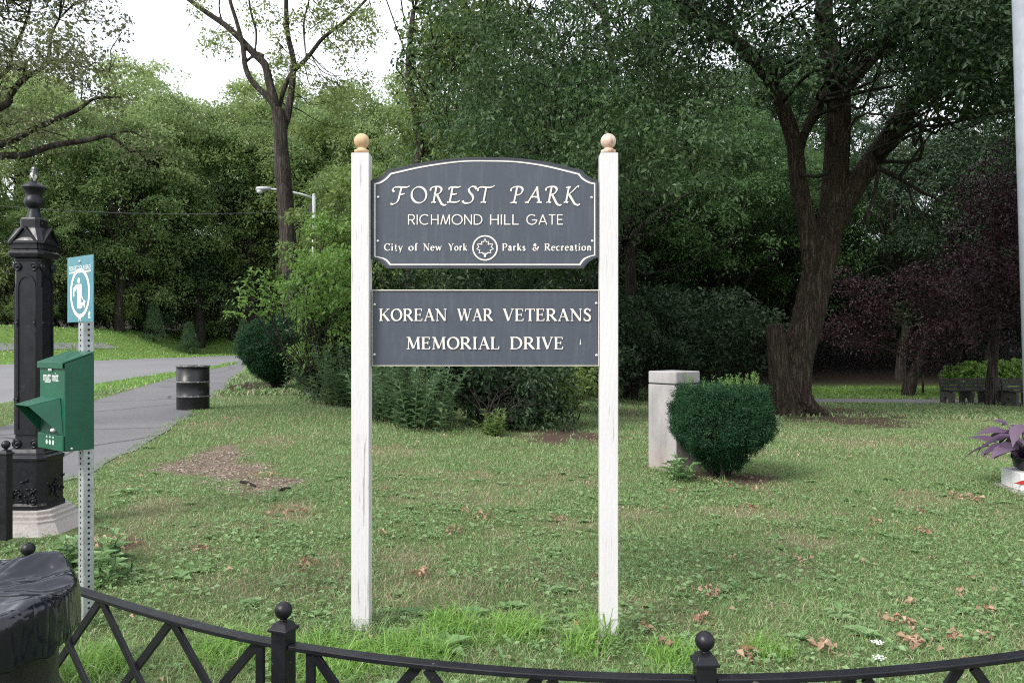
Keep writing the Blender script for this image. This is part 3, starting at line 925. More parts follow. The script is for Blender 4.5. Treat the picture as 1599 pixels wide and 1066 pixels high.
D0 = 20.0
big = empty('forked_tree', G(1240, 648))
tag(big, 'great dark tree with a forked trunk and flared roots on the lawn', 'tree')
base_pt = Vector(big.location)
def local(pts, o): return [Vector(p) - o for p in pts]
t = MB()
main = spline(local(pl([(1238, 690), (1238, 640), (1240, 600), (1246, 555), (1262, 500), (1275, 440), (1287, 390), (1298, 340), (1304, 280), (1308, 215), (1308, 150), (1300, 95), (1287, 45), (1288, -20), (1296, -110), (1300, -220)], D0), base_pt), 5)
wpx = np.interp(np.linspace(0, 15, len(main)), range(16), [84, 63, 52, 50, 48, 47, 45, 40, 37, 37, 36, 33, 29, 24, 18, 8])
jr = np.random.default_rng(3)
ph = jr.random(8) * 6.28
def ridged(i, a):
    s = 1 + 0.045 * math.sin(7 * a + ph[0] + i * 0.05) + 0.035 * math.sin(12 * a + ph[1] - i * 0.04) + 0.02 * math.sin(23 * a + ph[2])
    if i < 11:     # buttress roots
        s += (1 - i / 11) ** 2 * (0.30 * max(0, math.sin(2.5 * a + ph[3])) + 0.22 * max(0, math.sin(4 * a + ph[4])))
    return s
t.tube(main, [w / F * D0 / 2 for w in wpx], 72, jitter=ridged)
def limb(pts, D, w0, w1, n=14, parent=big, o=base_pt, m=M['bark_dark'], name='limb', k=5, into=None):
    s = spline(local(pl(pts, D), o), k)
    wd = taper(len(s), w0, w1)
    if into: wd = [w * (.5 + .5 * min(1, i / (1.6 * k))) for i, w in enumerate(wd)]
    b = (into or MB()).tube(s, [w / F * D / 2 for w in wd], n, jitter=lambda i, a: 1 + 0.04 * math.sin(5 * a + i * .4) + 0.03 * math.sin(9 * a - i * .3))
    if into: return None, s
    return b.build(name, m, parent), s
anch = []
for pts_, D_, wa_, wb_ in (
    ([(1270, 490, D0), (1268, 430, D0 - .12), (1260, 350), (1250, 300), (1244, 255), (1238, 215), (1215, 150), (1185, 100), (1150, 66), (1100, 34), (1045, 6), (980, -20)], D0 - 0.2, 32, 15),
    ([(1246, 265), (1256, 210), (1274, 175), (1298, 130)], D0 - 0.15, 17, 15),
    ([(1280, 430, D0), (1294, 370, D0 - .1), (1316, 322), (1348, 272), (1382, 222), (1412, 176), (1452, 130), (1505, 88), (1565, 60), (1640, 30)], D0 - 0.15, 42, 16),
    ([(1307, 190), (1318, 135), (1350, 100), (1382, 68), (1412, 20), (1440, -50)], D0 + 0.1, 27, 14)):
    anch += limb(pts_, D_, wa_, wb_, 24, into=t)[1]
limb([(1368, 262), (1400, 276), (1440, 300), (1488, 322)], D0 - 0.6, 9, 3, 7, m=M['bark_dark'])
limb([(1372, 268), (1364, 310), (1352, 345), (1380, 375)], D0 - 0.6, 7, 2, 7)
limb([(1404, 278), (1432, 238), (1468, 190)], D0 - 0.6, 6, 2, 7)
limb([(1415, 285), (1432, 330), (1455, 350)], D0 - 0.6, 4, 1.5, 7)
limb([(1360, 330), (1340, 350), (1320, 338)], D0 - 0.6, 4, 1.5, 7)
# the broken second stem grown into the trunk
sp = spline(local(pl([(1230, 670), (1226, 640), (1220, 600), (1215, 550), (1209, 506)], D0 - 0.35), base_pt), 5)
t.tube(sp, [w / F * D0 / 2 for w in taper(len(sp), 46, 24)], 40, jitter=lambda i, a: 1 + 0.07 * math.sin(6 * a + ph[5]) + 0.05 * math.sin(13 * a + i * .1))
for pts, w in (([(1250, 618), (1268, 638), (1300, 655), (1335, 664)], 34), ([(1225, 632), (1210, 650), (1195, 668)], 22), ([(1240, 640), (1248, 660), (1260, 684)], 30)):
    s = spline(local(pl(pts, D0 - 0.4), base_pt), 4)
    t.tube(s, [x / F * D0 / 2 for x in taper(len(s), w, 5)], 14)
fuse(t.build('trunk', M['bark_red'], big), 0.04, 1)

def crown_from(name, parent, o, spec, dens, Rs, nper, L, lm, seed, aspect=0.5, droop=0.4, shell=0.4, up=0.15, gap=0):
    """spec: (u, v, D, r) clump list"""
    r = np.random.default_rng(seed)
    bl = []
    for u, v, D, br in spec:
        p = P(u, v, D) - o
        bl.append((p.x, p.y, p.z, br))
    c_, o_ = blob_sprays(bl, dens, r, shell, up, gap)
    V, Fq = spray_leaves(c_, o_, Rs, nper, L, r, aspect, droop)
    return link(name, np_mesh(name, V, Fq, [lm]), parent), bl

def twigs_to(bl, anchors, parent, m, seed, w=0.03, name='twigs'):
    """thin limbs joining the clumps to the nearest point of the given limbs"""
    r = np.random.default_rng(seed)
    b = MB()
    A = [Vector(a) for a in anchors]
    for q in bl:
        p = Vector(q[:3])
        a = min(A, key=lambda z: (z - p).length)
        s = wob(a, p, r, 4, 0.08)
        b.tube(s, taper(len(s), w * (0.5 + 0.25 * min(4, (a - p).length)), 0.006), 5)
    return b.build(name, m, parent)

r = np.random.default_rng(7)
spec = []
for i in range(150):
    u, v, D = 990 + 700 * r.random(), -420 + 640 * r.random(), 14 + 11 * r.random()
    lim = 60 + 110 * ss(1380, 1560, u) + 60 * (1 - ss(1000, 1150, u))
    if v > lim + 30 * r.random(): continue
    if any(math.hypot((u - a) / 46, (v - b_) / 38) < 1 for a, b_ in ((1165, 118), (1150, 150), (1335, 60), (1210, 55))) and v > -80: continue
    spec.append((u, v, D, 0.9 + 0.7 * r.random()))
spec += [(1000 + 600 * r.random(), -30 + 150 * r.random(), 14.5 + 4 * r.random(), .5 + .35 * r.random()) for k in range(46)]
spec = spec + [(1390 + 250 * r.random(), -40 + 215 * r.random(), 14 + 4 * r.random(), .55 + .4 * r.random()) for k in range(34)]
spec = [q for q in spec if not any(math.hypot((q[0] - a_) / 32, (q[1] - b_) / 40) < 1 for a_, b_ in ((1162, 125), (1338, 62)))]
spec += [(u_, v_, 19 + 3 * r.random(), .45) for u_, v_ in ((1360, 110), (1385, 100), (1402, 118), (1372, 132), (1340, 118), (1425, 92), (1395, 70), (1345, 150))]
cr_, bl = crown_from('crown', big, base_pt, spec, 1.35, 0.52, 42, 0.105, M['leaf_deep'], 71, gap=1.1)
anch = anch[8:] + main[30:]
twigs_to(bl, anch, big, M['bark_dark'], 72, 0.035)

# ---- the tree whose drooping boughs hang over the sign
lin = empty('drooping_tree', G(985, 622))
tag(lin, 'dense tree with drooping dark leafy boughs hanging behind the sign', 'tree')
lo = Vector(lin.location)
Dl = lo.y
s = spline(local(pl([(985, 650), (985, 600), (982, 520), (985, 430), (978, 300), (965, 150), (940, 0), (930, -150)], Dl), lo), 4)
MB().tube(s, taper(len(s), 0.30, 0.08), 14, jitter=lambda i, a: 1 + 0.06 * math.sin(5 * a + i * .3)).build('trunk', M['bark_dark'], lin)
r = np.random.default_rng(17)
spec = []
for i in range(190):
    u, v, D = 585 + 620 * r.random(), -420 + 790 * r.random(), 12.5 + 7.5 * r.random()
    left = 650 + 40 * (v > 90) + 40 * ss(150, 300, v) - 20 * (v < 20)
    if u < left: continue
    if v > 300 - 110 * ss(1000, 1150, u) + 50 * r.random(): continue
    if math.hypot((u - 1165) / 60, (v - 120) / 60) < 1: continue
    spec.append((u, v, D, 0.65 + 0.5 * r.random()))
cr_, bl = crown_from('crown', lin, lo, spec, 2.5, 0.38, 38, 0.080, M['leaf_dark'], 73, 0.52, 0.6, gap=0.8)
anch = [Vector(p) for p in s[6:]]
for pts in ([(985, 330), (900, 250), (800, 215), (700, 210)], [(970, 200), (880, 110), (780, 60), (660, 50)], [(980, 280), (1040, 220), (1100, 200)], [(950, 80), (1040, 20), (1110, -40)], [(940, 20), (850, -60), (740, -110)], [(975, 380), (1030, 330), (1080, 300)]):
    o_, q = limb(pts, Dl - 1.5, 12, 3, 8, lin, lo)
    anch += q
twigs_to(bl, anch, lin, M['bark_dark'], 74, 0.022)

# brighter tree between those two crowns and the sky at the sign's left
br_ = empty('bright_edge_tree', (-2.9, 21, T(-2.9, 21)))
tag(br_, 'fresh green tree filling the gap left of the drooping boughs above the sign', 'tree')
bo = Vector(br_.location)
s = wob((0, 0, -.3), (0.3, 0, 10), np.random.default_rng(5), 6, .02)
MB().tube(s, taper(len(s), 0.2, 0.06), 10).build('trunk', M['bark_dark'], br_)
r = np.random.default_rng(19)
spec = [(605 + 160 * r.random() + 20 * (k % 3), -200 + 520 * r.random(), 19.5 + 3 * r.random(), 0.7 + 0.5 * r.random()) for k in range(60)]
spec = [q for q in spec if not (q[0] < 655 and 70 < q[1] < 190) and q[0] > 655 - 20 * (q[1] > 190)]
cr_, bl = crown_from('crown', br_, bo, spec, 2.0, 0.45, 26, 0.13, M['leaf_mid'], 75, 0.5, 0.45, gap=1.0)
twigs_to(bl, s[8:], br_, M['bark_dark'], 76, 0.02)

# ---- the slender forked tree beside the street lamp
Df = 26.0
x0 = P(454, 533, Df).x
fk = empty('slender_tree', (x0, Df, T(x0, Df)))
tag(fk, 'tall bare stemmed tree with dark forking branches in front of the street lamp', 'tree')
fo = Vector(fk.location)
s = spline(local(pl([(459, 600), (456, 480), (453, 420), (447, 330), (441, 262), (437, 200), (434, 170)], Df), fo), 4)
tf = MB()
tf.tube(s, [w / F * Df / 2 for w in np.interp(np.linspace(0, 1, len(s)), [0, .3, .45, .7, .88, 1], [33, 27, 25, 22, 21.5, 17])], 20,
          jitter=lambda i, a: 1 + 0.05 * math.sin(4 * a + i * .5) + .035 * math.sin(9 * a - i) + (0.10 if i in (15, 16) else 0))
anch = []
for pts, w0, w1, dD in [([(437, 215), (433, 190), (428, 156), (420, 128), (414, 102), (399, 86), (376, 62), (352, 40), (320, 18), (290, -4), (250, -30)], 16, 6, 0), ([(437, 205), (431, 175), (420, 154), (394, 128), (383, 104), (379, 72), (370, 36), (358, -4), (350, -60)], 12, 5, -.3),
                        ([(440, 235), (442, 205), (449, 180), (455, 140), (458, 96), (449, 52), (447, 0), (450, -80)], 14, 6, .3), ([(436, 178), (440, 152), (453, 118), (480, 90), (504, 60), (536, 36), (560, 12), (590, -20)], 9, 4, .6),
                        ([(478, 90), (475, 60), (475, 32), (484, -5)], 5, 3, .6), ([(476, 52), (500, 34), (520, 16), (545, 6)], 4, 2, .6), ([(383, 98), (400, 84), (412, 88)], 7, 6, 0), ([(398, 84), (400, 50), (392, 20), (386, -20)], 6, 3, -.2),
                        ([(350, 40), (342, 14), (345, -20)], 5, 3, 0), ([(450, 60), (438, 30), (430, 0)], 4, 2, .3), ([(456, 110), (440, 90), (432, 50)], 3, 2, .3)]:
    o_, q = limb(pts, Df + dD * .4, w0, w1, 12, fk, fo, M['bark'], into=tf)
    anch += q[4:]
fuse(tf.build('trunk', M['bark'], fk), 0.035, 2)
r = np.random.default_rng(23)
spec = [(330, 60, Df, .5), (345, 72, Df, .45), (352, 52, Df, .4), (418, 18, Df, .5), (470, 105, Df, .45), (438, 60, Df, .5), (455, 30, Df, .45), (500, 22, Df, .5), (540, 50, Df, .6), (555, 25, Df, .55), (520, 0, Df, .5),
        (385, 10, Df, .4), (310, 10, Df, .5), (462, 130, Df, .4), (400, 40, Df, .35), (430, 95, Df, .4), (535, 12, Df, .6), (575, 40, Df, .6), (470, 20, Df, .4)]
spec += [(430 + 150 * r.random(), 10 + 190 * r.random(), Df + 1 + 2 * r.random(), .35 + .25 * r.random()) for k in range(26)]
spec = [q for q in spec if not (q[0] < 425 and q[1] > 110)]
for k in range(36):
    spec.append((250 + 360 * r.random(), -30 - 260 * r.random(), Df - 2 + 4 * r.random(), 0.6 + 0.5 * r.random()))
cr_, bl = crown_from('crown', fk, fo, spec, 3.2, 0.32, 20, 0.10, M['leaf_light'], 77, 0.5, 0.4, 0.2)
twigs_to(bl, anch, fk, M['bark_dark'], 78, 0.018)

# ---- the sweeping oak beyond the road
Do = 79.0
x0 = P(391, 533, Do).x
oak = empty('sweeping_oak', (x0, Do, T(x0, Do)))
tag(oak, 'old oak with several stems and one low arching limb beyond the road', 'tree')
oo = Vector(oak.location)
s = spline(local(pl([(392, 530), (391, 490), (390, 455), (389, 420)], Do), oo), 4)
MB().tube(s, taper(len(s), 1.0, 0.75), 14).build('trunk', M['bark_dark'], oak)
anch = []
for pts, w0, w1 in [([(388, 430), (376, 392), (362, 368), (352, 350), (338, 320)], 11, 5), ([(389, 425), (380, 385), (370, 350), (362, 310)], 11, 6), ([(390, 420), (389, 385), (384, 345), (384, 290)], 12, 6), ([(391, 425), (397, 390), (398, 350), (400, 290)], 17, 7),
                    ([(386, 430), (372, 400), (340, 378), (312, 370), (288, 380), (262, 376), (230, 372), (205, 366)], 13, 3), ([(205, 366), (190, 376), (175, 392)], 3, 2)]:
    o_, q = limb(pts, Do - .5, w0, w1, 9, oak, oo)
    anch += q
r = np.random.default_rng(29)
spec = [(170 + 330 * r.random(), 205 + 130 * r.random() ** 1.3, Do - 6 + 9 * r.random(), 1.8 + 1.2 * r.random()) for k in range(50)] + [(190 + 180 * r.random(), 405 + 70 * r.random(), Do - 2 + 4 * r.random(), 1.6 + r.random()) for k in range(12)]
cr_, bl = crown_from('crown', oak, oo, spec, .8, 0.95, 30, 0.24, M['leaf_far'], 79, 0.5, 0.35, gap=2.5)
twigs_to(bl, anch, oak, M['bark_dark'], 80, 0.06)
x0 = P(312, 533, 76).x
e = empty('dark_trunk_tree', (x0, 76, T(x0, 76)))
tag(e, 'short dark trunk standing in deep shade left of the old oak', 'tree')
s = wob((0, 0, -.3), (0.1, 0, 8), r, 5, .02)
MB().tube(s, taper(len(s), .5, .3), 10).build('trunk', M['bark_dark'], e)
cr_, bl = crown_from('crown', e, Vector(e.location), [(290 + 50 * r.random(), 390 + 40 * r.random(), 75 + 3 * r.random(), 1.8) for k in range(9)], .8, .95, 30, .24, M['leaf_dark'], 81)
# young conifers on the bank lawn
def conifer(name, x, y, h, label, group, seed):
    r = np.random.default_rng(seed)
    e = empty(name, (x, y, T(x, y)))
    MB().tube([(0, 0, -.1), (0, 0, h)], [.09, .02], 8).build('stem', M['bark_dark'], e)
    n = 260
    f = r.random(n) ** 0.7
    a = r.random(n) * 6.28
    rr_ = (1 - f) * h * 0.42 * (0.5 + 0.5 * r.random(n))
    c_ = np.stack([np.cos(a) * rr_, np.sin(a) * rr_, 0.1 + f * h * 0.95], -1)
    V, Fq = spray_leaves(c_, unit(np.stack([np.cos(a), np.sin(a), np.full(n, .3)], -1)), .35, 26, .16, r, 0.18, .3, .5)
    link('foliage', np_mesh('foliage', V, Fq, [M['leaf_weed']]), e)
    return tag(e, label, 'conifer', group)
conifer('young_conifer', -31.5, 70, 3.4, 'young bushy conifer left of the others on the bank lawn', 'young conifers on the bank', 31)
conifer('young_conifer', -28.6, 70.5, 2.7, 'young conifer between two others on the bank lawn', 'young conifers on the bank', 32)
conifer('young_conifer', -24.6, 73, 3.2, 'young conifer right of the dark trunk on the bank lawn', 'young conifers on the bank', 33)

# ---- boughs reaching in over the gate column
lt = empty('overhanging_tree', (-8.3, 10.6, T(-8.3, 10.6)))
tag(lt, 'olive leaved tree whose thin boughs reach in above the iron gate column', 'tree')
lo2 = Vector(lt.location)
Dn = 10.8
s = spline([Vector((0, 0, -.3)), Vector((0, 0, 1.5)), Vector((.1, 0, 3.2)), Vector((.2, .1, 5)), Vector((.3, 0, 8))], 5)
MB().tube(s, taper(len(s), .30, .08), 16, jitter=lambda i, a: 1 + .06 * math.sin(5 * a + i * .4)).build('trunk', M['bark_dark'], lt)
anch = []
for pts, w0, w1 in [([(-140, 262), (0, 244), (40, 242), (80, 228), (140, 218), (168, 212), (186, 222), (205, 238)], 14, 3), ([(-140, 262), (0, 226), (44, 206), (84, 188), (120, 172), (148, 154), (188, 152)], 13, 3), ([(-130, 215), (0, 168), (16, 148), (36, 124), (72, 100), (80, 56), (92, 30)], 13, 3),
                    ([(-125, 190), (0, 120), (20, 80), (40, 36), (50, -5)], 8, 3), ([(72, 100), (110, 98), (140, 108), (170, 112)], 4, 2), ([(168, 212), (200, 205), (225, 215)], 3, 1.5), ([(36, 124), (40, 100), (50, 90)], 4, 2)]:
    o_, q = limb(pts, Dn, w0, w1, 9, lt, lo2)
    anch += q[3:]
r = np.random.default_rng(37)
spec = []
for k in range(125):
    u, v = -220 + 440 * r.random(), -160 + 400 * r.random()
    if v > 130 and r.random() < .35: continue
    if u > 120 + 100 * ss(60, 200, v) + 60 * (v < 10): continue
    if math.hypot((u - 40) / 45, (v - 140) / 34) < 1: continue
    spec.append((u, v, Dn - 1.2 + 2.4 * r.random(), .28 + .28 * r.random()))
spec += [(210, 235, Dn, .3), (235, 245, Dn, .25), (190, 200, Dn, .3), (225, 215, Dn, .25), (150, 130, Dn, .3), (180, 140, Dn, .3), (60, 20, Dn, .5), (100, 15, Dn, .45), (180, 90, Dn, .25), (170, 30, Dn, .3), (190, 50, Dn, .2)]
cr_, bl = crown_from('crown', lt, lo2, spec, 8, 0.20, 21, 0.05, M['leaf_olive'], 83, .5, .4, .2)
twigs_to(bl, anch, lt, M['bark_dark'], 84, 0.012)

# ---- purple leaved trees on the right
def purple(name, base, pts, D, w0, w1, spec, label, seed):
    e = empty(name, G(*base))
    o = Vector(e.location)
    q = spline(local(pl(pts, o.y), o), 4)
    MB().tube(q, [w / F * o.y / 2 for w in taper(len(q), w0, w1)], 10, jitter=lambda i, a: 1 + .07 * math.sin(4 * a + i)).build('trunk', M['bark_dark'], e)
    c_, bl = crown_from('crown', e, o, spec, 2.6, 0.42, 26, 0.10, M['leaf_purple'], seed, .55, .4)
    twigs_to(bl, q[4:], e, M['bark_dark'], seed + 1, .02)
    return tag(e, label, 'tree')
r = np.random.default_rng(41)
Dp = G(1418, 618).y
purple('plum_tree', (1418, 618), [(1416, 630), (1420, 605), (1432, 570), (1442, 545), (1450, 500), (1440, 440)], Dp, 22, 8,
       [(1290 + 200 * r.random(), 425 + 125 * r.random(), Dp - 2 + 4 * r.random(), .6 + .45 * r.random()) for k in range(22)], 'leaning purple leaved plum tree on the lit grass past the path', 85)
Dp2 = G(1545, 634).y
purple('purple_maple', (1545, 634), [(1544, 650), (1548, 600), (1553, 540), (1558, 470), (1556, 400), (1550, 330)], Dp2, 17, 9,
       [(1505 + 220 * r.random(), 235 + 270 * r.random() ** .9, Dp2 - 2 + 5 * r.random(), .6 + .5 * r.random()) for k in range(60)], 'dark purple maple with a thin trunk in front of the benches', 87)

# ---- shrubs on the left bed and under the sign
def bed_shrub(name, base, spec, L, dens, Rs, nper, lm, label, seed, group=None, aspect=.5, droop=.3, up=.3, upb=None, cat='shrub'):
    g = G(*base)
    e = empty(name, g)
    c_, bl = crown_from('foliage', e, g, spec, dens, Rs, nper, L, lm, seed, aspect, droop, .45, up)
    twigs_to(bl, [Vector((0, 0, 0)), Vector((.1, 0, .2)), Vector((-.1, .05, .2))], e, M['bark_dark'], seed + 1, .012, 'stems')
    return tag(e, label, cat, group)
r = np.random.default_rng(43)
def reg(n, u0, u1, v0, v1, D0_, D1_, r0, r1):
    return [(u0 + (u1 - u0) * r.random(), v0 + (v1 - v0) * r.random(), D0_ + (D1_ - D0_) * r.random(), r0 + (r1 - r0) * r.random()) for k in range(n)]
bed_shrub('bright_shrub', (500, 628), [(375, 478, 15.5, .18), (388, 466, 15.5, .2), (392, 445, 15.5, .16), (408, 430, 15.5, .2), (400, 490, 15.5, .18), (420, 452, 15.5, .25), (430, 480, 15.6, .25), (366, 490, 15.5, .1), (380, 455, 15.4, .1)] +
          reg(34, 430, 560, 400, 560, 14.8, 17, .28, .42) + reg(12, 480, 570, 345, 430, 15.5, 17, .25, .4), .085, 9, .2, 12, M['leaf_bright'], 'bright yellow green leafy shrub left of the sign post', 89)
bed_shrub('vine_shrub', (540, 630), reg(12, 530, 600, 270, 370, 16.5, 18, .25, .42) + reg(8, 490, 560, 350, 400, 16.5, 18, .2, .35) + [(452, 335, 17, .12), (465, 342, 17, .15), (480, 352, 17, .15), (448, 385, 17, .12), (470, 386, 17, .12), (440, 386, 17, .08)], .11, 8, .22, 12, M['leaf_mid'], 'pale climbing vine heaped up behind the left sign post', 91)
bed_shrub('shade_shrub', (530, 632), reg(34, 470, 600, 440, 610, 16.5, 19, .4, .6), .10, 7, .3, 18, M['leaf_deep'], 'dark shrub behind the bright shrub left of the sign', 93)

def stalks(name, spots, h, nst, spread, L, lm, label, seed, group=None, asp=.32, cat='weed'):
    """upright weeds: many stalks with leaves all the way up"""
    r = np.random.default_rng(seed)
    gx_, gy_ = np.mean([s_[0] for s_ in spots]), np.mean([s_[1] for s_ in spots])
    o = Vector((gx_, gy_, T(gx_, gy_)))
    e = empty(name, o)
    cs, ds, ns, b = [], [], [], MB()
    for sx_, sy_ in spots:
        for k in range(nst):
            x, y = sx_ + r.normal(0, spread), sy_ + r.normal(0, spread)
            z = T(x, y)
            hh = h * (.4 + .62 * r.random())
            tip = Vector((x + r.normal(0, .28 * hh), y + r.normal(0, .28 * hh), z + hh))
            pts = [Vector((x, y, z - .02)) - o, Vector((x, y, z)).lerp(tip, .5) + Vector((r.normal(0, .02), 0, .03)) - o, tip - o]
            b.tube(pts, [.006, .005, .002], 4)
            m = int(hh / (L * .28))
            f = .12 + .88 * np.arange(m) / m
            a = np.arange(m) * 2.4 + r.random() * 6
            p = np.array(pts[0])[None] * (1 - f)[:, None] + np.array(pts[2])[None] * f[:, None]
            d = np.stack([np.cos(a), np.sin(a), .45 + .3 * r.random(m)], -1)
            l = L * (1.15 - .6 * f)
            cs.append(p + unit(d) * l[:, None] * .5); ds.append(d)
            ns.append(unit(np.stack([-np.cos(a) * .4, -np.sin(a) * .4, np.ones(m)], -1)))
    c_, d_, n_2 = map(np.concatenate, (cs, ds, ns))
    l = np.clip(L * (.7 + .6 * r.random(len(c_))), .02, None)
    V, Fq = leaves(c_, d_, n_2, l, l * asp, .1, .3)
    link('foliage', np_mesh('foliage', V, Fq, [lm]), e)
    b.build('stems', M['leaf_weed'], e)
    return tag(e, label, cat, group)
def sp_(*uv): return [(lambda g: (g.x, g.y))(G(u, v)) for u, v in uv]
stalks('tall_weeds', sp_((480, 612), (505, 622), (530, 632), (545, 636), (520, 612), (495, 602)), 1.25, 32, .25, .13, M['leaf_weed'], 'tall grey green weeds at the left of the sign post', 95)
stalks('tall_weeds', sp_((600, 655), (625, 662), (650, 668), (670, 672), (640, 655), (610, 645)), 1.15, 24, .2, .14, M['leaf_weed'], 'tall grey green weeds below the left half of the sign', 96)
r = np.random.default_rng(47)
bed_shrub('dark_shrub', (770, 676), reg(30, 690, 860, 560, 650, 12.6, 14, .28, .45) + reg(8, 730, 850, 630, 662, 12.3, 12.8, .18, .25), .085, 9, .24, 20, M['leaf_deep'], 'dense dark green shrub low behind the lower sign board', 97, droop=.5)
bed_shrub('small_shrub', (880, 664), reg(14, 850, 935, 590, 640, 13.3, 14.6, .22, .35), .08, 9, .22, 14, M['leaf_mid'], 'small loose shrub beside the right sign post', 99)
bed_shrub('yellow_shrub', (890, 656), reg(12, 820, 940, 555, 600, 14.5, 16, .25, .4), .09, 8, .24, 14, M['leaf_light'], 'yellow green shrub behind the small shrub by the right sign post', 101)
bed_shrub('back_shrub', (700, 640), reg(40, 585, 960, 400, 600, 16, 19, .5, .75), .10, 5, .34, 20, M['leaf_deep'], 'wide dark shrub mass seen between the two sign boards', 103)
stalks('leafy_sprout', sp_((765, 678), (772, 680)), .40, 12, .08, .10, M['leaf_mid'], 'small light green sprout at the foot of the dark shrub', 98, asp=.5)
stalks('leafy_sprout', sp_((1060, 742), (1068, 750)), .26, 6, .07, .11, M['clover'], 'small light weed at the foot of the stone pillar', 105, asp=.5)
stalks('leafy_sprout', sp_((115, 885), (160, 905), (175, 880)), .20, 9, .06, .09, M['clover'], 'broad leaved weeds between the stone plinth and the sign pole', 106, asp=.6)

# clipped yews
def yew(name, base, rx, ry, rz_, cz, n, Rs, nper, L, label, seed, taper_=0.35, boxy=3.0, shoots=0, top_flat=True, D=None):
    g = G(*base)
    r = np.random.default_rng(seed)
    e = empty(name, g)
    d = rdir(n, r)
    q = (np.abs(d[:, 0]) ** boxy + np.abs(d[:, 1]) ** boxy + np.abs(d[:, 2]) ** boxy) ** (-1 / boxy)
    s = d * q[:, None]
    k = (0.84 + 0.16 * r.random(n)) * (1 + .10 * (vnoise(s[:, 0] * 3 + 9, s[:, 2] * 3 + s[:, 1] * 2, .55, seed) - .5) * 2)
    tp = 1 - taper_ * (1 - ss(-1.05, -.1 if boxy > 3 else .35, s[:, 2]))
    c_ = np.stack([s[:, 0] * rx * k * tp, s[:, 1] * ry * k * tp, cz + s[:, 2] * rz_ * k], -1)
    V, Fq = spray_leaves(c_, d, Rs, nper, L, r, .26, .0, .35, .35, jit=.8)
    vs, fs = [V], [Fq]
    link('foliage', np_mesh('foliage', V, Fq, [M['leaf_yew']]), e)
    b = MB()
    for i in range(9):
        a = i * .7
        b.tube(wob((math.cos(a) * .05, math.sin(a) * .05, -.05), (math.cos(a) * rx * .55, math.sin(a) * ry * .55, cz), r, 4, .06), taper(13, .028, .01), 6)
    b.build('stems', M['bark_dark'], e)
    if shoots:
        cs, ds = [], []
        for i in range(shoots):
            x = rx * (.0 + .9 * r.random()) if r.random() < .7 else rx * (-.9 + 1.6 * r.random())
            y = ry * (-.6 + 1.2 * r.random())
            h = .06 + .13 * r.random()
            z0 = cz + rz_ * .93
            m = int(h / .006)
            f = r.random(m)
            a = r.random(m) * 6.28
            dd = np.stack([np.cos(a), np.sin(a), np.full(m, .9)], -1)
            cs.append(np.stack([np.full(m, x), np.full(m, y), z0 + f * h], -1) + dd * .012); ds.append(dd)
        c2, d2 = np.concatenate(cs), np.concatenate(ds)
        V, Fq = leaves(c2, d2, unit(r.normal(0, 1, c2.shape)), .034, .008)
        link('shoots', np_mesh('shoots', V, Fq, [M['leaf_shoot']]), e)
    return tag(e, label, 'clipped bush')
yew('clipped_yew', (1125, 746), .465, .46, .415, .54, 3400, .055, 34, .027, 'dark clipped yew bush with pale shoots in front of the stone pillar', 111, .62, 6.5, 46)
yew('round_yew', (432, 606), 1.02, 1.0, .82, 1.02, 3400, .11, 28, .055, 'round dark yew bush where the footpath bends', 113, .35, 2.3)
# ------------------------------------------------------------------ lettering drawn with pen strokes
def arc(cx, cy, rx, ry, a0, a1, n=14):
    return [(cx + rx * math.cos(R(a0 + (a1 - a0) * i / n)), cy + ry * math.sin(R(a0 + (a1 - a0) * i / n))) for i in range(n + 1)]

def crv(*p):
    return [(q.x, q.y) for q in spline([Vector((a, b, 0)) for a, b in p], 7)]

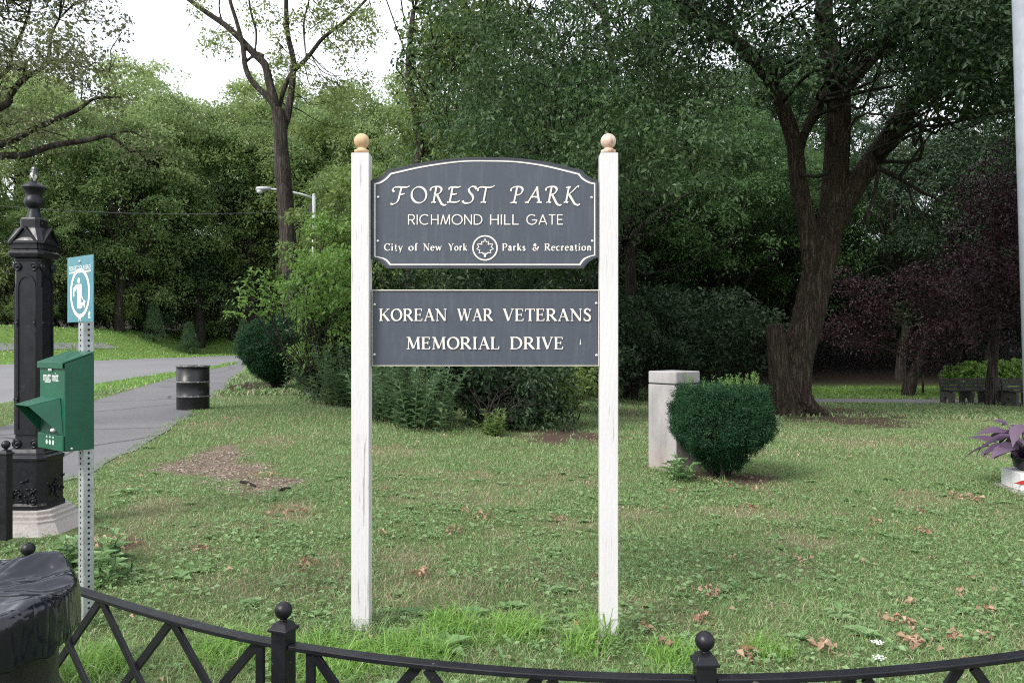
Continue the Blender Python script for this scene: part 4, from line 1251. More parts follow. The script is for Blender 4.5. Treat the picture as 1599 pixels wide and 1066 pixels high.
TK, TN = 0.175, 0.065
def S(*ps, h=0.15):           # serifs
    return [([(x - h, y), (x + h, y)], 't') for x, y in ps]
SERIF = {
 'K': (0.86, [([(.13, 0), (.13, 1)], 'T'), ([(.74, .97), (.18, .43)], 't'), ([(.33, .56), (.76, 0.02)], 'T')] + S((.13, .03), (.13, .97)) + S((.72, .97), (.76, .03), h=.12)),
 'O': (0.94, [(arc(.47, .5, .40, .47, 0, 360, 30), 'n')]),
 'R': (0.82, [([(.13, 0), (.13, 1)], 'T'), ([(.13, .97), (.36, .97)] + arc(.36, .73, .25, .24, 90, -90) + [(.13, .49)], 'n'), ([(.34, .5), (.74, .02)], 'T')] + S((.13, .03), (.13, .97)) + S((.76, .03), h=.08)),
 'E': (0.70, [([(.13, 0), (.13, 1)], 'T'), ([(.0, .97), (.6, .97)], 't'), ([(.58, 1.0), (.6, .80)], 't'), ([(.13, .52), (.48, .52)], 't'), ([(.48, .64), (.48, .40)], 't'), ([(.0, .03), (.62, .03)], 't'), ([(.60, 0), (.64, .22)], 't')]),
 'A': (0.86, [([(.10, .02), (.42, 1)], 't'), ([(.40, 1), (.74, .02)], 'T'), ([(.2, .35), (.62, .35)], 't')] + S((.10, .03), (.75, .03), h=.12)),
 'N': (0.92, [([(.14, .02), (.14, .98)], 't'), ([(.12, .98), (.78, .04)], 'T'), ([(.80, .0), (.80, .98)], 't')] + S((.14, .03), (.80, .97), (.08, .97), h=.11)),
 'W': (1.22, [([(.10, .98), (.36, .02)], 'T'), ([(.36, .02), (.62, .98)], 't'), ([(.60, .98), (.86, .02)], 'T'), ([(.86, .02), (1.12, .98)], 't')] + S((.10, .97), (.60, .97), (1.12, .97), h=.11)),
 'V': (0.84, [([(.10, .98), (.42, .02)], 'T'), ([(.42, .02), (.74, .98)], 't')] + S((.10, .97), (.74, .97), h=.12)),
 'T': (0.74, [([(.37, 0), (.37, 1)], 'T'), ([(.03, .97), (.71, .97)], 't'), ([(.03, 1), (.01, .78)], 't'), ([(.71, 1), (.73, .78)], 't')] + S((.37, .03))),
 'S': (0.62, [(crv((.53, .80), (.44, .95), (.27, .98), (.12, .86), (.15, .68), (.33, .54), (.50, .38), (.50, .14), (.32, .02), (.14, .06), (.06, .22)), 's')] + [([(.53, .78), (.54, .97)], 't'), ([(.06, .24), (.06, .03)], 't')]),
 'M': (1.06, [([(.13, .02), (.18, .98)], 't'), ([(.18, .98), (.53, .06)], 'T'), ([(.53, .06), (.86, .98)], 't'), ([(.87, 1), (.92, 0)], 'T')] + S((.12, .03), (.92, .03), (.12, .97), (.93, .97), h=.12)),
 'I': (0.36, [([(.18, 0), (.18, 1)], 'T')] + S((.18, .03), (.18, .97))),
 'L': (0.66, [([(.13, 0), (.13, 1)], 'T'), ([(.0, .03), (.60, .03)], 't'), ([(.58, 0), (.62, .24)], 't')] + S((.13, .97))),
 'D': (0.92, [([(.13, 0), (.13, 1)], 'T'), ([(.0, .97), (.38, .97)] + arc(.38, .5, .44, .47, 90, -90, 20) + [(.0, .03)], 'n')]),
 'C': (0.82, [(arc(.47, .5, .40, .47, 42, 318, 24), 'n'), ([(.77, .97), (.77, .72)], 't')]),
 'P': (0.72, [([(.13, 0), (.13, 1)], 'T'), ([(.0, .97), (.36, .97)] + arc(.36, .71, .27, .26, 90, -90) + [(.13, .45)], 'n')] + S((.13, .03))),
 'Y': (0.80, [([(.10, .98), (.40, .45)], 'T'), ([(.40, .45), (.70, .98)], 't'), ([(.40, .48), (.40, 0)], 'T')] + S((.10, .97), (.70, .97), (.40, .03), h=.12)),
 'i': (0.34, [([(.17, 0), (.17, .64)], 'T'), ([(.17, .82), (.17, .97)], 'T'), ([(.03, .61), (.17, .61)], 't')] + S((.17, .03), h=.14)),
 't': (0.42, [([(.18, .82), (.18, .1)] + arc(.30, .14, .12, .12, 180, 300, 6), 'T'), ([(.02, .61), (.38, .61)], 't')]),
 'y': (0.62, [([(.10, .62), (.32, .02)], 'T'), ([(.54, .62), (.26, -.22), (.10, -.26)], 't')] + S((.10, .61), (.54, .61), h=.10)),
 'o': (0.64, [(arc(.32, .32, .25, .30, 0, 360, 24), 'n')]),
 'f': (0.42, [([(.16, 0), (.16, .78)] + arc(.30, .78, .14, .18, 180, 60, 7), 'T'), ([(.02, .61), (.36, .61)], 't')] + S((.16, .03), h=.14)),
 'e': (0.58, [([(.07, .36), (.50, .36)], 't'), (arc(.30, .32, .23, .30, 8, 315, 22), 'n')]),
 'w': (0.94, [([(.10, .62), (.29, .02)], 'T'), ([(.29, .02), (.48, .62)], 't'), ([(.46, .62), (.65, .02)], 'T'), ([(.65, .02), (.84, .62)], 't')] + S((.10, .61), (.84, .61), h=.09)),
 'r': (0.48, [([(.15, 0), (.15, .64)], 'T'), (crv((.18, .46), (.27, .58), (.42, .60)), 'T'), ([(.02, .61), (.15, .61)], 't')] + S((.15, .03), h=.13)),
 'k': (0.66, [([(.15, 0), (.15, 1)], 'T'), ([(.52, .60), (.2, .30)], 't'), ([(.28, .38), (.56, .02)], 'T'), ([(.02, .97), (.15, .97)], 't')] + S((.15, .03), (.58, .03), (.50, .61), h=.11)),
 'a': (0.56, [(crv((.09, .48), (.2, .61), (.36, .58), (.39, .44)), 'T'), ([(.39, .46), (.39, .08), (.52, .03)], 'T'), (arc(.25, .19, .17, .17, 60, 330, 14), 'n')]),
 's': (0.46, [(crv((.38, .50), (.30, .59), (.18, .58), (.10, .47), (.20, .35), (.34, .25), (.36, .11), (.24, .02), (.12, .05), (.06, .15)), 's')]),
 'c': (0.54, [(arc(.31, .32, .24, .30, 48, 312, 18), 'n')]),
 'n': (0.68, [([(.15, 0), (.15, .64)], 'T'), (arc(.34, .40, .18, .20, 150, 0, 10) + [(.52, 0)], 'T'), ([(.02, .61), (.15, .61)], 't')] + S((.15, .03), (.52, .03), h=.12)),
 '&': (0.96, [(crv((.90, .56), (.74, .22), (.44, .02), (.16, .08), (.10, .28), (.26, .46), (.46, .64), (.48, .84), (.36, .96), (.24, .86), (.28, .64), (.50, .32), (.80, .05)), 'n'), ([(.74, .55), (.98, .55)], 't')]),
}
SANS = {
 'R': (.66, [[(.06, 0), (.06, 1)], [(.06, .96), (.36, .96)] + arc(.36, .71, .24, .25, 90, -90, 12) + [(.06, .46)], [(.34, .46), (.62, 0)]]),
 'I': (.12, [[(.06, 0), (.06, 1)]]),
 'C': (.92, [arc(.5, .5, .46, .47, 48, 312, 26)]),
 'H': (.72, [[(.06, 0), (.06, 1)], [(.66, 0), (.66, 1)], [(.06, .5), (.66, .5)]]),
 'M': (.92, [[(.06, 0), (.28, .97)], [(.28, .97), (.50, .04)], [(.50, .04), (.84, .97)], [(.86, 0), (.86, 1)]]),
 'O': (1.0, [arc(.5, .5, .46, .47, 0, 360, 34)]),
 'N': (.74, [[(.06, 0), (.06, 1)], [(.06, .97), (.68, .03)], [(.68, 0), (.68, 1)]]),
 'D': (.82, [[(.06, 0), (.06, 1)], [(.06, .96), (.32, .96)] + arc(.32, .5, .44, .46, 90, -90, 18) + [(.06, .04)]]),
 'L': (.52, [[(.06, 0), (.06, 1)], [(.02, .045), (.52, .045)]]),
 'G': (.98, [arc(.5, .5, .46, .47, 48, 360, 28), [(.52, .46), (.99, .46)]]),
 'A': (.82, [[(.05, 0), (.40, .98)], [(.40, .98), (.77, 0)], [(.19, .30), (.63, .30)]]),
 'T': (.62, [[(.31, 0), (.31, 1)], [(.0, .955), (.62, .955)]]),
 'E': (.56, [[(.06, 0), (.06, 1)], [(.02, .955), (.54, .955)], [(.02, .5), (.50, .5)], [(.02, .045), (.56, .045)]]),
}
SCRIPT = {
 'F': (.92, [crv((.10, .66), (.02, .80), (.14, .95), (.40, .97), (.78, .95), (.98, 1.04)), crv((.52, .95), (.42, .55), (.34, .20), (.22, .0), (.02, -.10), (-.12, -.06)), crv((.36, .52), (.54, .52), (.70, .56))]),
 'O': (.98, [arc(.50, .48, .42, .50, 70, 430, 34)]),
 'R': (.92, [crv((.42, .96), (.34, .50), (.26, .04)), crv((.08, .74), (.14, .92), (.36, .99), (.62, .97), (.72, .80), (.60, .58), (.40, .50)), crv((.44, .52), (.58, .22), (.74, -.10), (.92, -.16), (.98, -.10)), crv((.12, .0), (.26, .04), (.38, .0))]),
 'E': (.84, [crv((.34, .96), (.26, .50), (.18, .05)), crv((.12, .80), (.20, .95), (.42, .97), (.66, .95), (.80, 1.02)), crv((.28, .52), (.44, .52), (.58, .55)), crv((.02, .02), (.22, .04), (.46, .02), (.66, .06), (.74, .14))]),
 'S': (.74, [crv((.78, .82), (.68, .98), (.48, .98), (.34, .82), (.40, .62), (.54, .44), (.58, .22), (.44, .02), (.22, -.04), (.04, .0), (-.02, .12))]),
 'T': (.78, [crv((.02, .72), (.06, .90), (.24, .97), (.54, .94), (.80, .96), (.98, 1.06)), crv((.50, .95), (.42, .50), (.34, .04)), crv((.18, .0), (.34, .04), (.48, .0))]),
 'P': (.84, [crv((.42, .96), (.34, .50), (.24, .02)), crv((.06, .70), (.12, .90), (.36, .99), (.64, .96), (.74, .78), (.62, .54), (.40, .46)), crv((.04, -.02), (.24, .02), (.40, -.02))]),
 'A': (.96, [crv((.0, .02), (.14, .08), (.40, .52), (.66, 1.0)), crv((.64, 1.0), (.68, .50), (.76, .04)), crv((.26, .34), (.50, .36), (.70, .34)), crv((.62, .0), (.76, .03), (.90, .0)), crv((-.06, .0), (.04, .03), (.16, .0))]),
 'K': (.98, [crv((.40, .96), (.32, .50), (.24, .04)), crv((.24, .92), (.40, .97), (.50, .94)), crv((.98, .98), (.88, 1.0), (.62, .72), (.36, .48)), crv((.40, .52), (.58, .20), (.74, -.08), (.94, -.16), (1.02, -.06)), crv((.10, .0), (.24, .04), (.36, .0))]),
}

def stroke_strip(pts, wfun):
    n = len(pts)
    L_, R_ = [], []
    for i, (x, y) in enumerate(pts):
        x0, y0 = pts[max(0, i - 1)]
        x1, y1 = pts[min(n - 1, i + 1)]
        if i == 0 and math.dist(pts[0], pts[-1]) < 1e-6: x0, y0 = pts[-2]
        if i == n - 1 and math.dist(pts[0], pts[-1]) < 1e-6: x1, y1 = pts[1]
        d = math.hypot(x1 - x0, y1 - y0) or 1
        dx, dy = (x1 - x0) / d, (y1 - y0) / d
        w = wfun(math.atan2(dy, dx), i / max(1, n - 1)) / 2
        L_.append((x - dy * w, y + dx * w)); R_.append((x + dy * w, y - dx * w))
    return L_, R_

def word(mb, text, style, x0, x1, z0, z1, y, gap=0.08, asc=1.0):
    """letters between x0 and x1 with the cap height z0..z1, on the plane y"""
    font = {'serif': SERIF, 'bold': SERIF, 'sans': SANS, 'script': SCRIPT}[style]
    adv = sum(font[ch][0] for ch in text) + gap * (len(text) - 1)
    sx, sz = (x1 - x0) / adv, (z1 - z0)
    pen = 0.0
    layer = 0
    for ch in text:
        wd, strokes = font[ch]
        for st in strokes:
            if style in ('serif', 'bold'):
                pts, k = st
                kk = 1.0 if style == 'serif' else 1.12
                if k == 'T': wf = lambda a, t, kk=kk: TK * kk
                elif k == 't': wf = lambda a, t, kk=kk: TN * kk
                elif k == 's': wf = lambda a, t, kk=kk: kk * (TN + (TK - TN) * max(0.0, math.sin(math.pi * t)) ** 1.2)
                else: wf = lambda a, t, kk=kk: kk * (TN + (TK - TN) * abs(math.sin(a - R(12))))
            elif style == 'sans':
                pts, wf = st, (lambda a, t: 0.105)
            else:
                pts, wf = st, (lambda a, t: 0.045 + 0.085 * abs(math.sin(a - R(38))))
            L_, R_ = stroke_strip(pts, wf)
            yy = y - layer * 0.00008
            layer += 1
            n = len(L_)
            vs = [((pen + p[0]) * sx + x0, yy, z0 + p[1] * sz) for p in L_] + [((pen + p[0]) * sx + x0, yy, z0 + p[1] * sz) for p in R_]
            mb.add(vs, [(n + i, n + i + 1, i + 1, i) for i in range(n - 1)])
        pen += wd + gap

def text_mesh(txt, parent, m, w, h, M4, name):
    """plain block lettering for small print, scaled to w x h"""
    cu = bpy.data.curves.new(name, 'FONT')
    cu.body = txt
    ob = bpy.data.objects.new(name, cu)
    COL.objects.link(ob)
    me = bpy.data.meshes.new_from_object(ob.evaluated_get(bpy.context.evaluated_depsgraph_get()))
    bpy.data.objects.remove(ob)
    co = np.empty(len(me.vertices) * 3)
    me.vertices.foreach_get('co', co)
    co = co.reshape(-1, 3)
    mn, mx = co.min(0), co.max(0)
    q = np.stack([(co[:, 0] - (mn[0] + mx[0]) / 2) / (mx[0] - mn[0]) * w, np.zeros(len(co)), (co[:, 1] - (mn[1] + mx[1]) / 2) / (mx[1] - mn[1]) * h], -1)
    me.vertices.foreach_set('co', q.ravel())
    me.transform(M4)
    me.materials.clear()
    me.materials.append(m)
    me.update()
    return link(name, me, parent)

# ------------------------------------------------------------------ the park sign
DS = 3.90
wood = mat('white_painted_wood', (0.74, 0.72, 0.73), 0.55)
w1 = noise_node(wood, 70, 4, stretch=(1, 1, 0.035))
w2 = noise_node(wood, 7, 5, stretch=(1, 1, 0.35), seed=4)
w3 = noise_node(wood, 90, 3, stretch=(1, 1, 0.12), seed=8)
crack = mathn(wood, 'MULTIPLY', ramp(wood, w1, [(0.57, (0, 0, 0)), (0.62, (1, 1, 1))]), ramp(wood, w2, [(0.52, (0, 0, 0)), (0.66, (1, 1, 1))]))
cw = mixc(wood, ramp(wood, w2, [(0.35, (0, 0, 0)), (0.8, (0.35,) * 3)]), (0.64, 0.62, 0.635), (0.52, 0.49, 0.48))
cw = mixc(wood, mathn(wood, 'MULTIPLY', crack, 0.8), cw, (0.24, 0.20, 0.17))
setc(wood, cw)
bump(wood, mathn(wood, 'SUBTRACT', w3, crack), 0.5, 0.004)
ballm = mat('bare_finial_wood', (0.55, 0.36, 0.2), 0.6)
setc(ballm, ramp(ballm, noise_node(ballm, 18, 5, stretch=(1, 1, .3)), [(0.35, (0.42, 0.25, 0.12)), (0.6, (0.60, 0.42, 0.25)), (0.75, (0.70, 0.56, 0.42))]))
ballw = mat('flaking_finial_paint', (0.7, 0.6, 0.55), 0.6)
setc(ballw, ramp(ballw, noise_node(ballw, 22, 5, stretch=(1, 1, .3)), [(0.42, (0.44, 0.25, 0.14)), (0.50, (0.58, 0.42, 0.33)), (0.60, (0.68, 0.60, 0.57))]))
board = painted('slate_board', (0.058, 0.069, 0.092), 0.45, 0.06, ((0.6, 0.6, 0.62), 38, 0.80))
n0_ = [l for l in nodes(board)[1] if l.to_socket == nodes(board)[2].inputs['Base Color']][0].from_socket
sk = noise_node(board, 9, 6, stretch=(5, 1, .5), seed=12)
n0_ = mixc(board, ramp(board, sk, [(0.50, (0, 0, 0)), (0.78, (0.30,) * 3)]), n0_, (0.16, 0.165, 0.18))      # dust washed down by rain
setc(board, n0_)
edge = painted('board_edge', (0.035, 0.038, 0.048), 0.6, 0.2)
white = painted('white_lettering', (0.70, 0.655, 0.62), 0.6, 0.05)
bolt = mat('bolt_head', (0.6, 0.62, 0.66), 0.4, 0.6)
steel = mat('bracket_steel', (0.3, 0.3, 0.31), 0.5, 0.7)

sign = empty('park_sign', (0, DS, T(-0.1, DS)))
tag(sign, 'slate blue park sign of two boards between white wooden posts', 'sign')
so = Vector(sign.location)
zt = CAMH - (238 - 533) / F * DS - so.z
for uL, uR, base_v, bm_, tan in ((548.3, 576.2, 985, ballm, 1), (937.6, 965.6, 1000, ballw, 0)):
    xc = ((uL + uR) / 2 - 799.5) / F * DS
    hw = (uR - uL) / 2 / F * DS
    b = MB().box((xc, hw, (zt - .15) / 2), (2 * hw, 2 * hw, zt + .15))
    # a shallow pyramid cap
    b.add([(xc - hw, 0, zt), (xc + hw, 0, zt), (xc + hw, 2 * hw, zt), (xc - hw, 2 * hw, zt), (xc, hw, zt + .008)], [(0, 1, 4), (1, 2, 4), (2, 3, 4), (3, 0, 4)])
    post = b.build('post', wood, sign, 0.004)
    rb = 0.038
    fin = MB().lathe([(.020, 0), (.036, .004), (.037, .016), (.028, .020), (.020, .026), (.021, .031)] + [(rb * math.sin(R(a)), .062 - rb * math.cos(R(a))) for a in range(35, 181, 9)] + [(.0005, .062 + rb)], 28, (xc, hw, zt + .003)).build('ball_finial', bm_, post)
    tag(fin, 'bare tan wooden ball finial' if tan else 'ball finial with flaking white paint')

DB = DS + 0.045           # plane of the board faces
def bx_(u): return (u - 799.5) / F * DB
def bz_(v): return CAMH - (v - 533) / F * DB - so.z
def arc_px(cx, cy, r, a0, a1, n=8): return [(cx + r * math.cos(R(a0 + (a1 - a0) * i / n)), cy + r * math.sin(R(a0 + (a1 - a0) * i / n))) for i in range(n + 1)]
def outline(inset):
    i = inset
    L_, R__, B_, Tt = 579.5 + i, 934.5 - i, 419 - i, 281.5 + i
    pts = []
    c = 27 - i * 0.1
    # clockwise in the picture from the left lower corner; concave corners
    pts += [(L_, 404 - i * .6)] + [(L_, Tt)]
    pts += crv((L_, Tt), (L_ + 9, Tt - 2.5), (L_ + 18, Tt - 8.5), (L_ + 25, Tt - 16))[1:]
    xa, ya, xb, yb, yt = L_ + 25, Tt - 16, R__ - 25, Tt - 15.5, 245.6 + i
    pts += crv((xa, ya), (xa + 50, ya - 11), ((xa + xb) / 2 - 40, yt + 1.0), ((xa + xb) / 2 + 5, yt), ((xa + xb) / 2 + 50, yt + 1.5), (xb - 52, yb - 12.5), (xb, yb))[1:]
    pts += crv((xb, yb), (R__ - 19, Tt - 8.5), (R__ - 9, Tt - 2.5), (R__, Tt - .5))[1:]
    pts += [(R__, 402 - i * .6)]
    pts += crv((R__, 402 - i * .6), (R__ - 8, 404 - i * .6), (R__ - 17, 411 - i), (R__ - 23, B_))[1:]
    pts += crv((L_ + 24, B_), (L_ + 17, 411.5 - i), (L_ + 9, 406 - i * .6), (L_, 404 - i * .6))[:-1]
    return pts
def ring(mb, A, B, y, mi=0):
    n = len(A)
    vs = [(bx_(u), y, bz_(v)) for u, v in A] + [(bx_(u), y, bz_(v)) for u, v in B]
    mb.add(vs, [(i, (i + 1) % n, (i + 1) % n + n, i + n) for i in range(n)], mi)

yb0 = DB - DS
out = outline(0)
b = MB()
n = len(out)
vs = [(bx_(u), yb0, bz_(v)) for u, v in out] + [(bx_(u), yb0 + .026, bz_(v)) for u, v in out]
b.add(vs, [tuple(range(n)), tuple(range(2 * n - 1, n - 1, -1))], 0)
b.add(vs, [(i + n, (i + 1) % n + n, (i + 1) % n, i) for i in range(n)], 1)
ub = b.build('arched_board', [board, edge], sign)
tag(ub, 'arched upper board with concave corners')
b = MB(); ring(b, outline(-0.001), outline(2.6), yb0 - .0012); b.build('edge_band', edge, ub)
b = MB(); ring(b, outline(5.0), outline(7.0), yb0 - .0024); b.build('border_line', white, ub)
yl = yb0 - .003
def line(nm, parent, items, style, vt, vb, gap):
    for txt, ua, ub2 in items:          # one piece a word
        mb = MB()
        word(mb, txt, style, bx_(ua), bx_(ub2), bz_(vb), bz_(vt), yl, gap)
        mb.build(nm, white, parent)
line('script_lettering', ub, [('FOREST', 613, 767), ('PARK', 796, 904)], 'script', 291.5, 316.5, .09)
line('sans_lettering', ub, [('RICHMOND', 637, 753.5), ('HILL', 765, 810), ('GATE', 822, 879)], 'sans', 335, 351, .14)
line('serif_lettering', ub, [('City', 600, 629), ('of', 638, 652.5), ('New', 661, 690), ('York', 700.5, 729.5), ('Parks', 784.5, 820.5), ('&', 831.5, 841.5), ('Recreation', 850.5, 923.5)], 'bold', 380.3, 391.4, .13)
b = MB()
cx, cy = 757.4, 387.2
ring(b, [(cx + 20 * math.cos(t), cy + 20 * math.sin(t)) for t in np.linspace(0, 2 * math.pi, 49)[:-1]], [(cx + 17.6 * math.cos(t), cy + 17.6 * math.sin(t)) for t in np.linspace(0, 2 * math.pi, 49)[:-1]], yl)
half = [(0, 14.8), (2.4, 9.4), (5.4, 10.6), (5.4, 5.4), (7.4, 6.6), (12.6, 6.2), (10.2, 2.0), (13.8, -1.4), (8.6, -3.0), (9.8, -7.6), (5.0, -6.8), (1.6, -9.4)]
leaf = half + [(-x, y) for x, y in reversed(half[1:])]
leaf = [(x * .95, y - .4) for x, y in leaf]
pts = leaf + [leaf[0]]
L_, R_ = stroke_strip(pts, lambda a, t: 1.9)
n = len(L_)
b.add([(bx_(cx + x), yl - .0003, bz_(cy - y)) for x, y in L_ + R_], [(n + i, n + i + 1, i + 1, i) for i in range(n - 1)])
L_, R_ = stroke_strip([(0, -8), (0, -14.2)], lambda a, t: 3.2)
b.add([(bx_(cx + x), yl - .0006, bz_(cy - y)) for x, y in L_ + R_], [(2, 3, 1, 0)])
b.build('leaf_emblem', white, ub)
for u, v in ((590.5, 308), (590, 376.5), (924, 308.5), (925, 376.5)):
    MB().lathe([(.0075, 0), (.0075, .002), (.004, .005)], 12).build('screw_head', bolt, ub)
    o = bpy.data.objects['screw_head'] if u == 590.5 and v == 308 else None
    q = [c for c in ub.children if c.name.startswith('screw_head')][-1]
    q.location = (bx_(u), yb0 - .0005, bz_(v)); q.rotation_euler = (R(90), 0, 0)
lb = MB().box(((bx_(582.2) + bx_(933.6)) / 2, yb0 + .012, (bz_(454) + bz_(570)) / 2), (bx_(933.6) - bx_(582.2), .022, bz_(454) - bz_(570))).build('lower_board', board, sign, .001)
tag(lb, 'plain rectangular lower board with pale edges')
trim = painted('pale_board_edge', (0.62, 0.57, 0.50), 0.6, 0.1)
xl, xr, z0_, z1_ = bx_(582.2), bx_(933.6), bz_(570), bz_(454)
b = MB()
b.box(((xl + xr) / 2, yb0 + .010, z1_ + .003), (xr - xl + .01, .030, .0055))
b.box(((xl + xr) / 2, yb0 + .010, z0_ - .002), (xr - xl + .01, .030, .0035))
b.box((xr + .0035, yb0 + .010, (z0_ + z1_) / 2), (.0035, .030, z1_ - z0_ + .002))
b.box((xl - .003, yb0 + .010, (z0_ + z1_) / 2), (.0025, .030, z1_ - z0_ + .002))
b.build('edge_trim', trim, lb)
line('memorial_lettering', lb, [('KOREAN', 592.5, 697.5), ('WAR', 714.5, 769.5), ('VETERANS', 785.7, 923)], 'serif', 482, 501, .10)
line('drive_lettering', lb, [('MEMORIAL', 635, 780), ('DRIVE', 797, 880)], 'serif', 526, 545, .10)
MB().add([(bx_(906), yl, bz_(528)), (bx_(907.5), yl, bz_(538)), (bx_(905.2), yl, bz_(538))], [(0, 2, 1)]).build('paint_scratch', white, lb)
for u, v in ((585, 475.5), (584.5, 553.5), (931, 473.5), (931.5, 554.5)):
    MB().lathe([(.0075, 0), (.0075, .002), (.004, .005)], 12).build('screw_head', bolt, lb)
    q = [c for c in lb.children if c.name.startswith('screw_head')][-1]
    q.location = (bx_(u), yb0 - .0005, bz_(v)); q.rotation_euler = (R(90), 0, 0)
for u, v in ((579.3, 478), (579.3, 550), (935.9, 478), (935.9, 553)):
    MB().box((bx_(u), yb0 + .028, bz_(v)), (.007, .036, .075)).build('bracket', steel, lb, .001)

# ------------------------------------------------------------------ cast iron gate column
iron = painted('black_iron_paint', (0.009, 0.009, 0.013), 0.40, 0.3, ((0.10, 0.09, 0.09), 30, 0.70))
nodes(iron)[2].inputs['Specular IOR Level'].default_value = 0.35
worn = painted('worn_iron_paint', (0.05, 0.05, 0.055), 0.4, 0.4, ((0.65, 0.63, 0.6), 26, 0.52))
DC = 5.6
col_x = -3.36
col = empty('gate_column', (col_x, DC, T(col_x, DC)))
tag(col, 'tall black cast iron gate column with a ringed finial on a stone plinth', 'column')
cz0 = Vector(col.location).z
def zc(v): return CAMH - (v - 533) / F * DC - cz0
def octo(h, c, z): return [(-h, -h + c, z), (-h + c, -h, z), (h - c, -h, z), (h, -h + c, z), (h, h - c, z), (h - c, h, z), (-h + c, h, z), (-h, h - c, z)]
MB().loft([octo(.30, .085, -.12), octo(.30, .085, zc(826)), octo(.235, .07, zc(806)), octo(.235, .07, zc(803)), octo(.215, .065, zc(803)), octo(.215, .065, zc(796)), octo(.195, .06, zc(796)), octo(.195, .06, zc(789.5))]).build('stone_plinth', conc, col, .006)
MB().loft([octo(.178, .05, zc(789.5)), octo(.178, .05, zc(783)), octo(.165, .047, zc(780)), octo(.165, .047, zc(717)), octo(.175, .05, zc(714)), octo(.175, .05, zc(710)), octo(.150, .043, zc(707)), octo(.150, .043, zc(704)), octo(.14, .04, zc(703)), octo(.13, .035, zc(698)), octo(.12, .03, zc(697))]).build('base_block', iron, col, .003)
sh = .104
MB().loft([octo(sh + .006, .026, zc(698)), octo(sh, .026, zc(680)), octo(sh, .026, zc(408))]).build('shaft', iron, col, .003)
b = MB()
for f in range(4):          # raised frame round a sunken panel on every face
    Mr = Matrix.Rotation(f * math.pi / 2, 3, 'Z')
    def bl_(x0_, z0__, x1_, z1__, t=.007):
        pts = [Mr @ Vector(p) for p in ((x0_, -sh - t, z0__), (x1_, -sh - t, z0__), (x1_, -sh - t, z1__), (x0_, -sh - t, z1__), (x0_, -sh + .002, z0__), (x1_, -sh + .002, z0__), (x1_, -sh + .002, z1__), (x0_, -sh + .002, z1__))]
        b.add(pts, [(0, 1, 2, 3), (0, 4, 5, 1), (1, 5, 6, 2), (2, 6, 7, 3), (3, 7, 4, 0)])
    bl_(-.078, zc(676), -.058, zc(450)); bl_(.058, zc(676), .078, zc(450)); bl_(-.058, zc(676), .058, zc(668))
    pts = arc(0, zc(450), .068, .085, 0, 180, 12)
    for (xa, za), (xb, zb_) in zip(pts, pts[1:]):
        q = [Mr @ Vector(p) for p in ((xa * .86, -sh - .007, zc(450) + (za - zc(450)) * .86), (xa * 1.14, -sh - .007, zc(450) + (za - zc(450)) * 1.1), (xb * 1.14, -sh - .007, zc(450) + (zb_ - zc(450)) * 1.1), (xb * .86, -sh - .007, zc(450) + (zb_ - zc(450)) * .86))]
        b.add(q, [(0, 1, 2, 3)])
b.build('panel_frame', iron, col)
b2 = []
for f in range(4):
    Mr = Matrix.Rotation(f * math.pi / 2, 4, 'Z')
    for vz, hx, dd, rr_ in ((418, .066, sh, .030), (690, .066, sh + .004, .030), (776, .095, .165, .027)):
        for sx_ in (-1, 1):
            if f in (1, 2) and vz != 418: continue
            o = MB().lathe([(rr_, 0), (rr_, .010), (rr_ * .82, .016), (rr_ * .66, .010), (rr_ * .5, .008), (rr_ * .40, .016), (rr_ * .2, .022), (.001, .023)], 20).build('rosette', iron, col)
            o.matrix_basis = Mr @ Matrix.Translation((sx_ * hx, -dd, zc(vz))) @ Matrix.Rotation(R(90), 4, 'X')
r = np.random.default_rng(51)
for f in (0, 1, 3):          # leafy relief on the base block and studs on the shaft
    Mr = Matrix.Rotation(f * math.pi / 2, 4, 'Z')
    b = MB()
    for k in range(26):
        a = r.random() * 6.28
        x, z = r.normal(0, .05), zc(762) + r.normal(0, .035)
        x = max(-.10, min(.10, x))
        p = Vector((x, -.168, z)); q = p + Vector((math.cos(a) * .035, -.004, math.sin(a) * .03))
        b.tube([p, p.lerp(q, .5) + Vector((0, -.006, 0)), q], [.003, .008, .002], 6)
    o = b.build('leaf_relief', iron, col); o.matrix_basis = Mr
    for vz in (505, 622):
        for sx_ in (-1, 1):
            o = MB().ball((sx_ * .068, -sh - .008, zc(vz)), .011, 10).box((sx_ * .068, -sh - .006, zc(vz)), (.010, .010, .052)).build('stud', iron, col); o.matrix_basis = Mr
MB().loft([octo(.110, .028, zc(409)), octo(.110, .028, zc(406)), octo(.135, .03, zc(403.5)), octo(.142, .03, zc(399)), octo(.142, .03, zc(396)), octo(.125, .028, zc(392)), octo(.117, .028, zc(391)), octo(.117, .028, zc(376))]).build('cornice', iron, col, .002)
b = MB()
ze, zp = zc(379.5), zc(356)
gable = [(-.105, ze - .012), (-.094, ze - .012), (0, zp - .022), (.094, ze - .012), (.105, ze - .012), (.105, ze), (0, zp), (-.105, ze)]
def eave(poly, y0, y1, rot):
    q = MB().prism(poly, y0, y1)
    Mr = Matrix.Rotation(rot, 4, 'Z')
    b.add([Mr @ Vector(p) for p in q.v], q.f)
for rot in (0, math.pi / 2):
    eave([(-.098, zc(391)), (.098, zc(391)), (.098, ze - .013), (0, zp - .021), (-.098, ze - .013)], -.128 - .001 * (rot > 0), .128 + .001 * (rot > 0), rot)
    eave([(-.112, ze - .014), (-.096, ze - .014), (0, zp - .016), (.096, ze - .014), (.112, ze - .014), (.112, ze - .002), (0, zp), (-.112, ze - .002)], -.146 - .001 * (rot > 0), .146 + .001 * (rot > 0), rot)
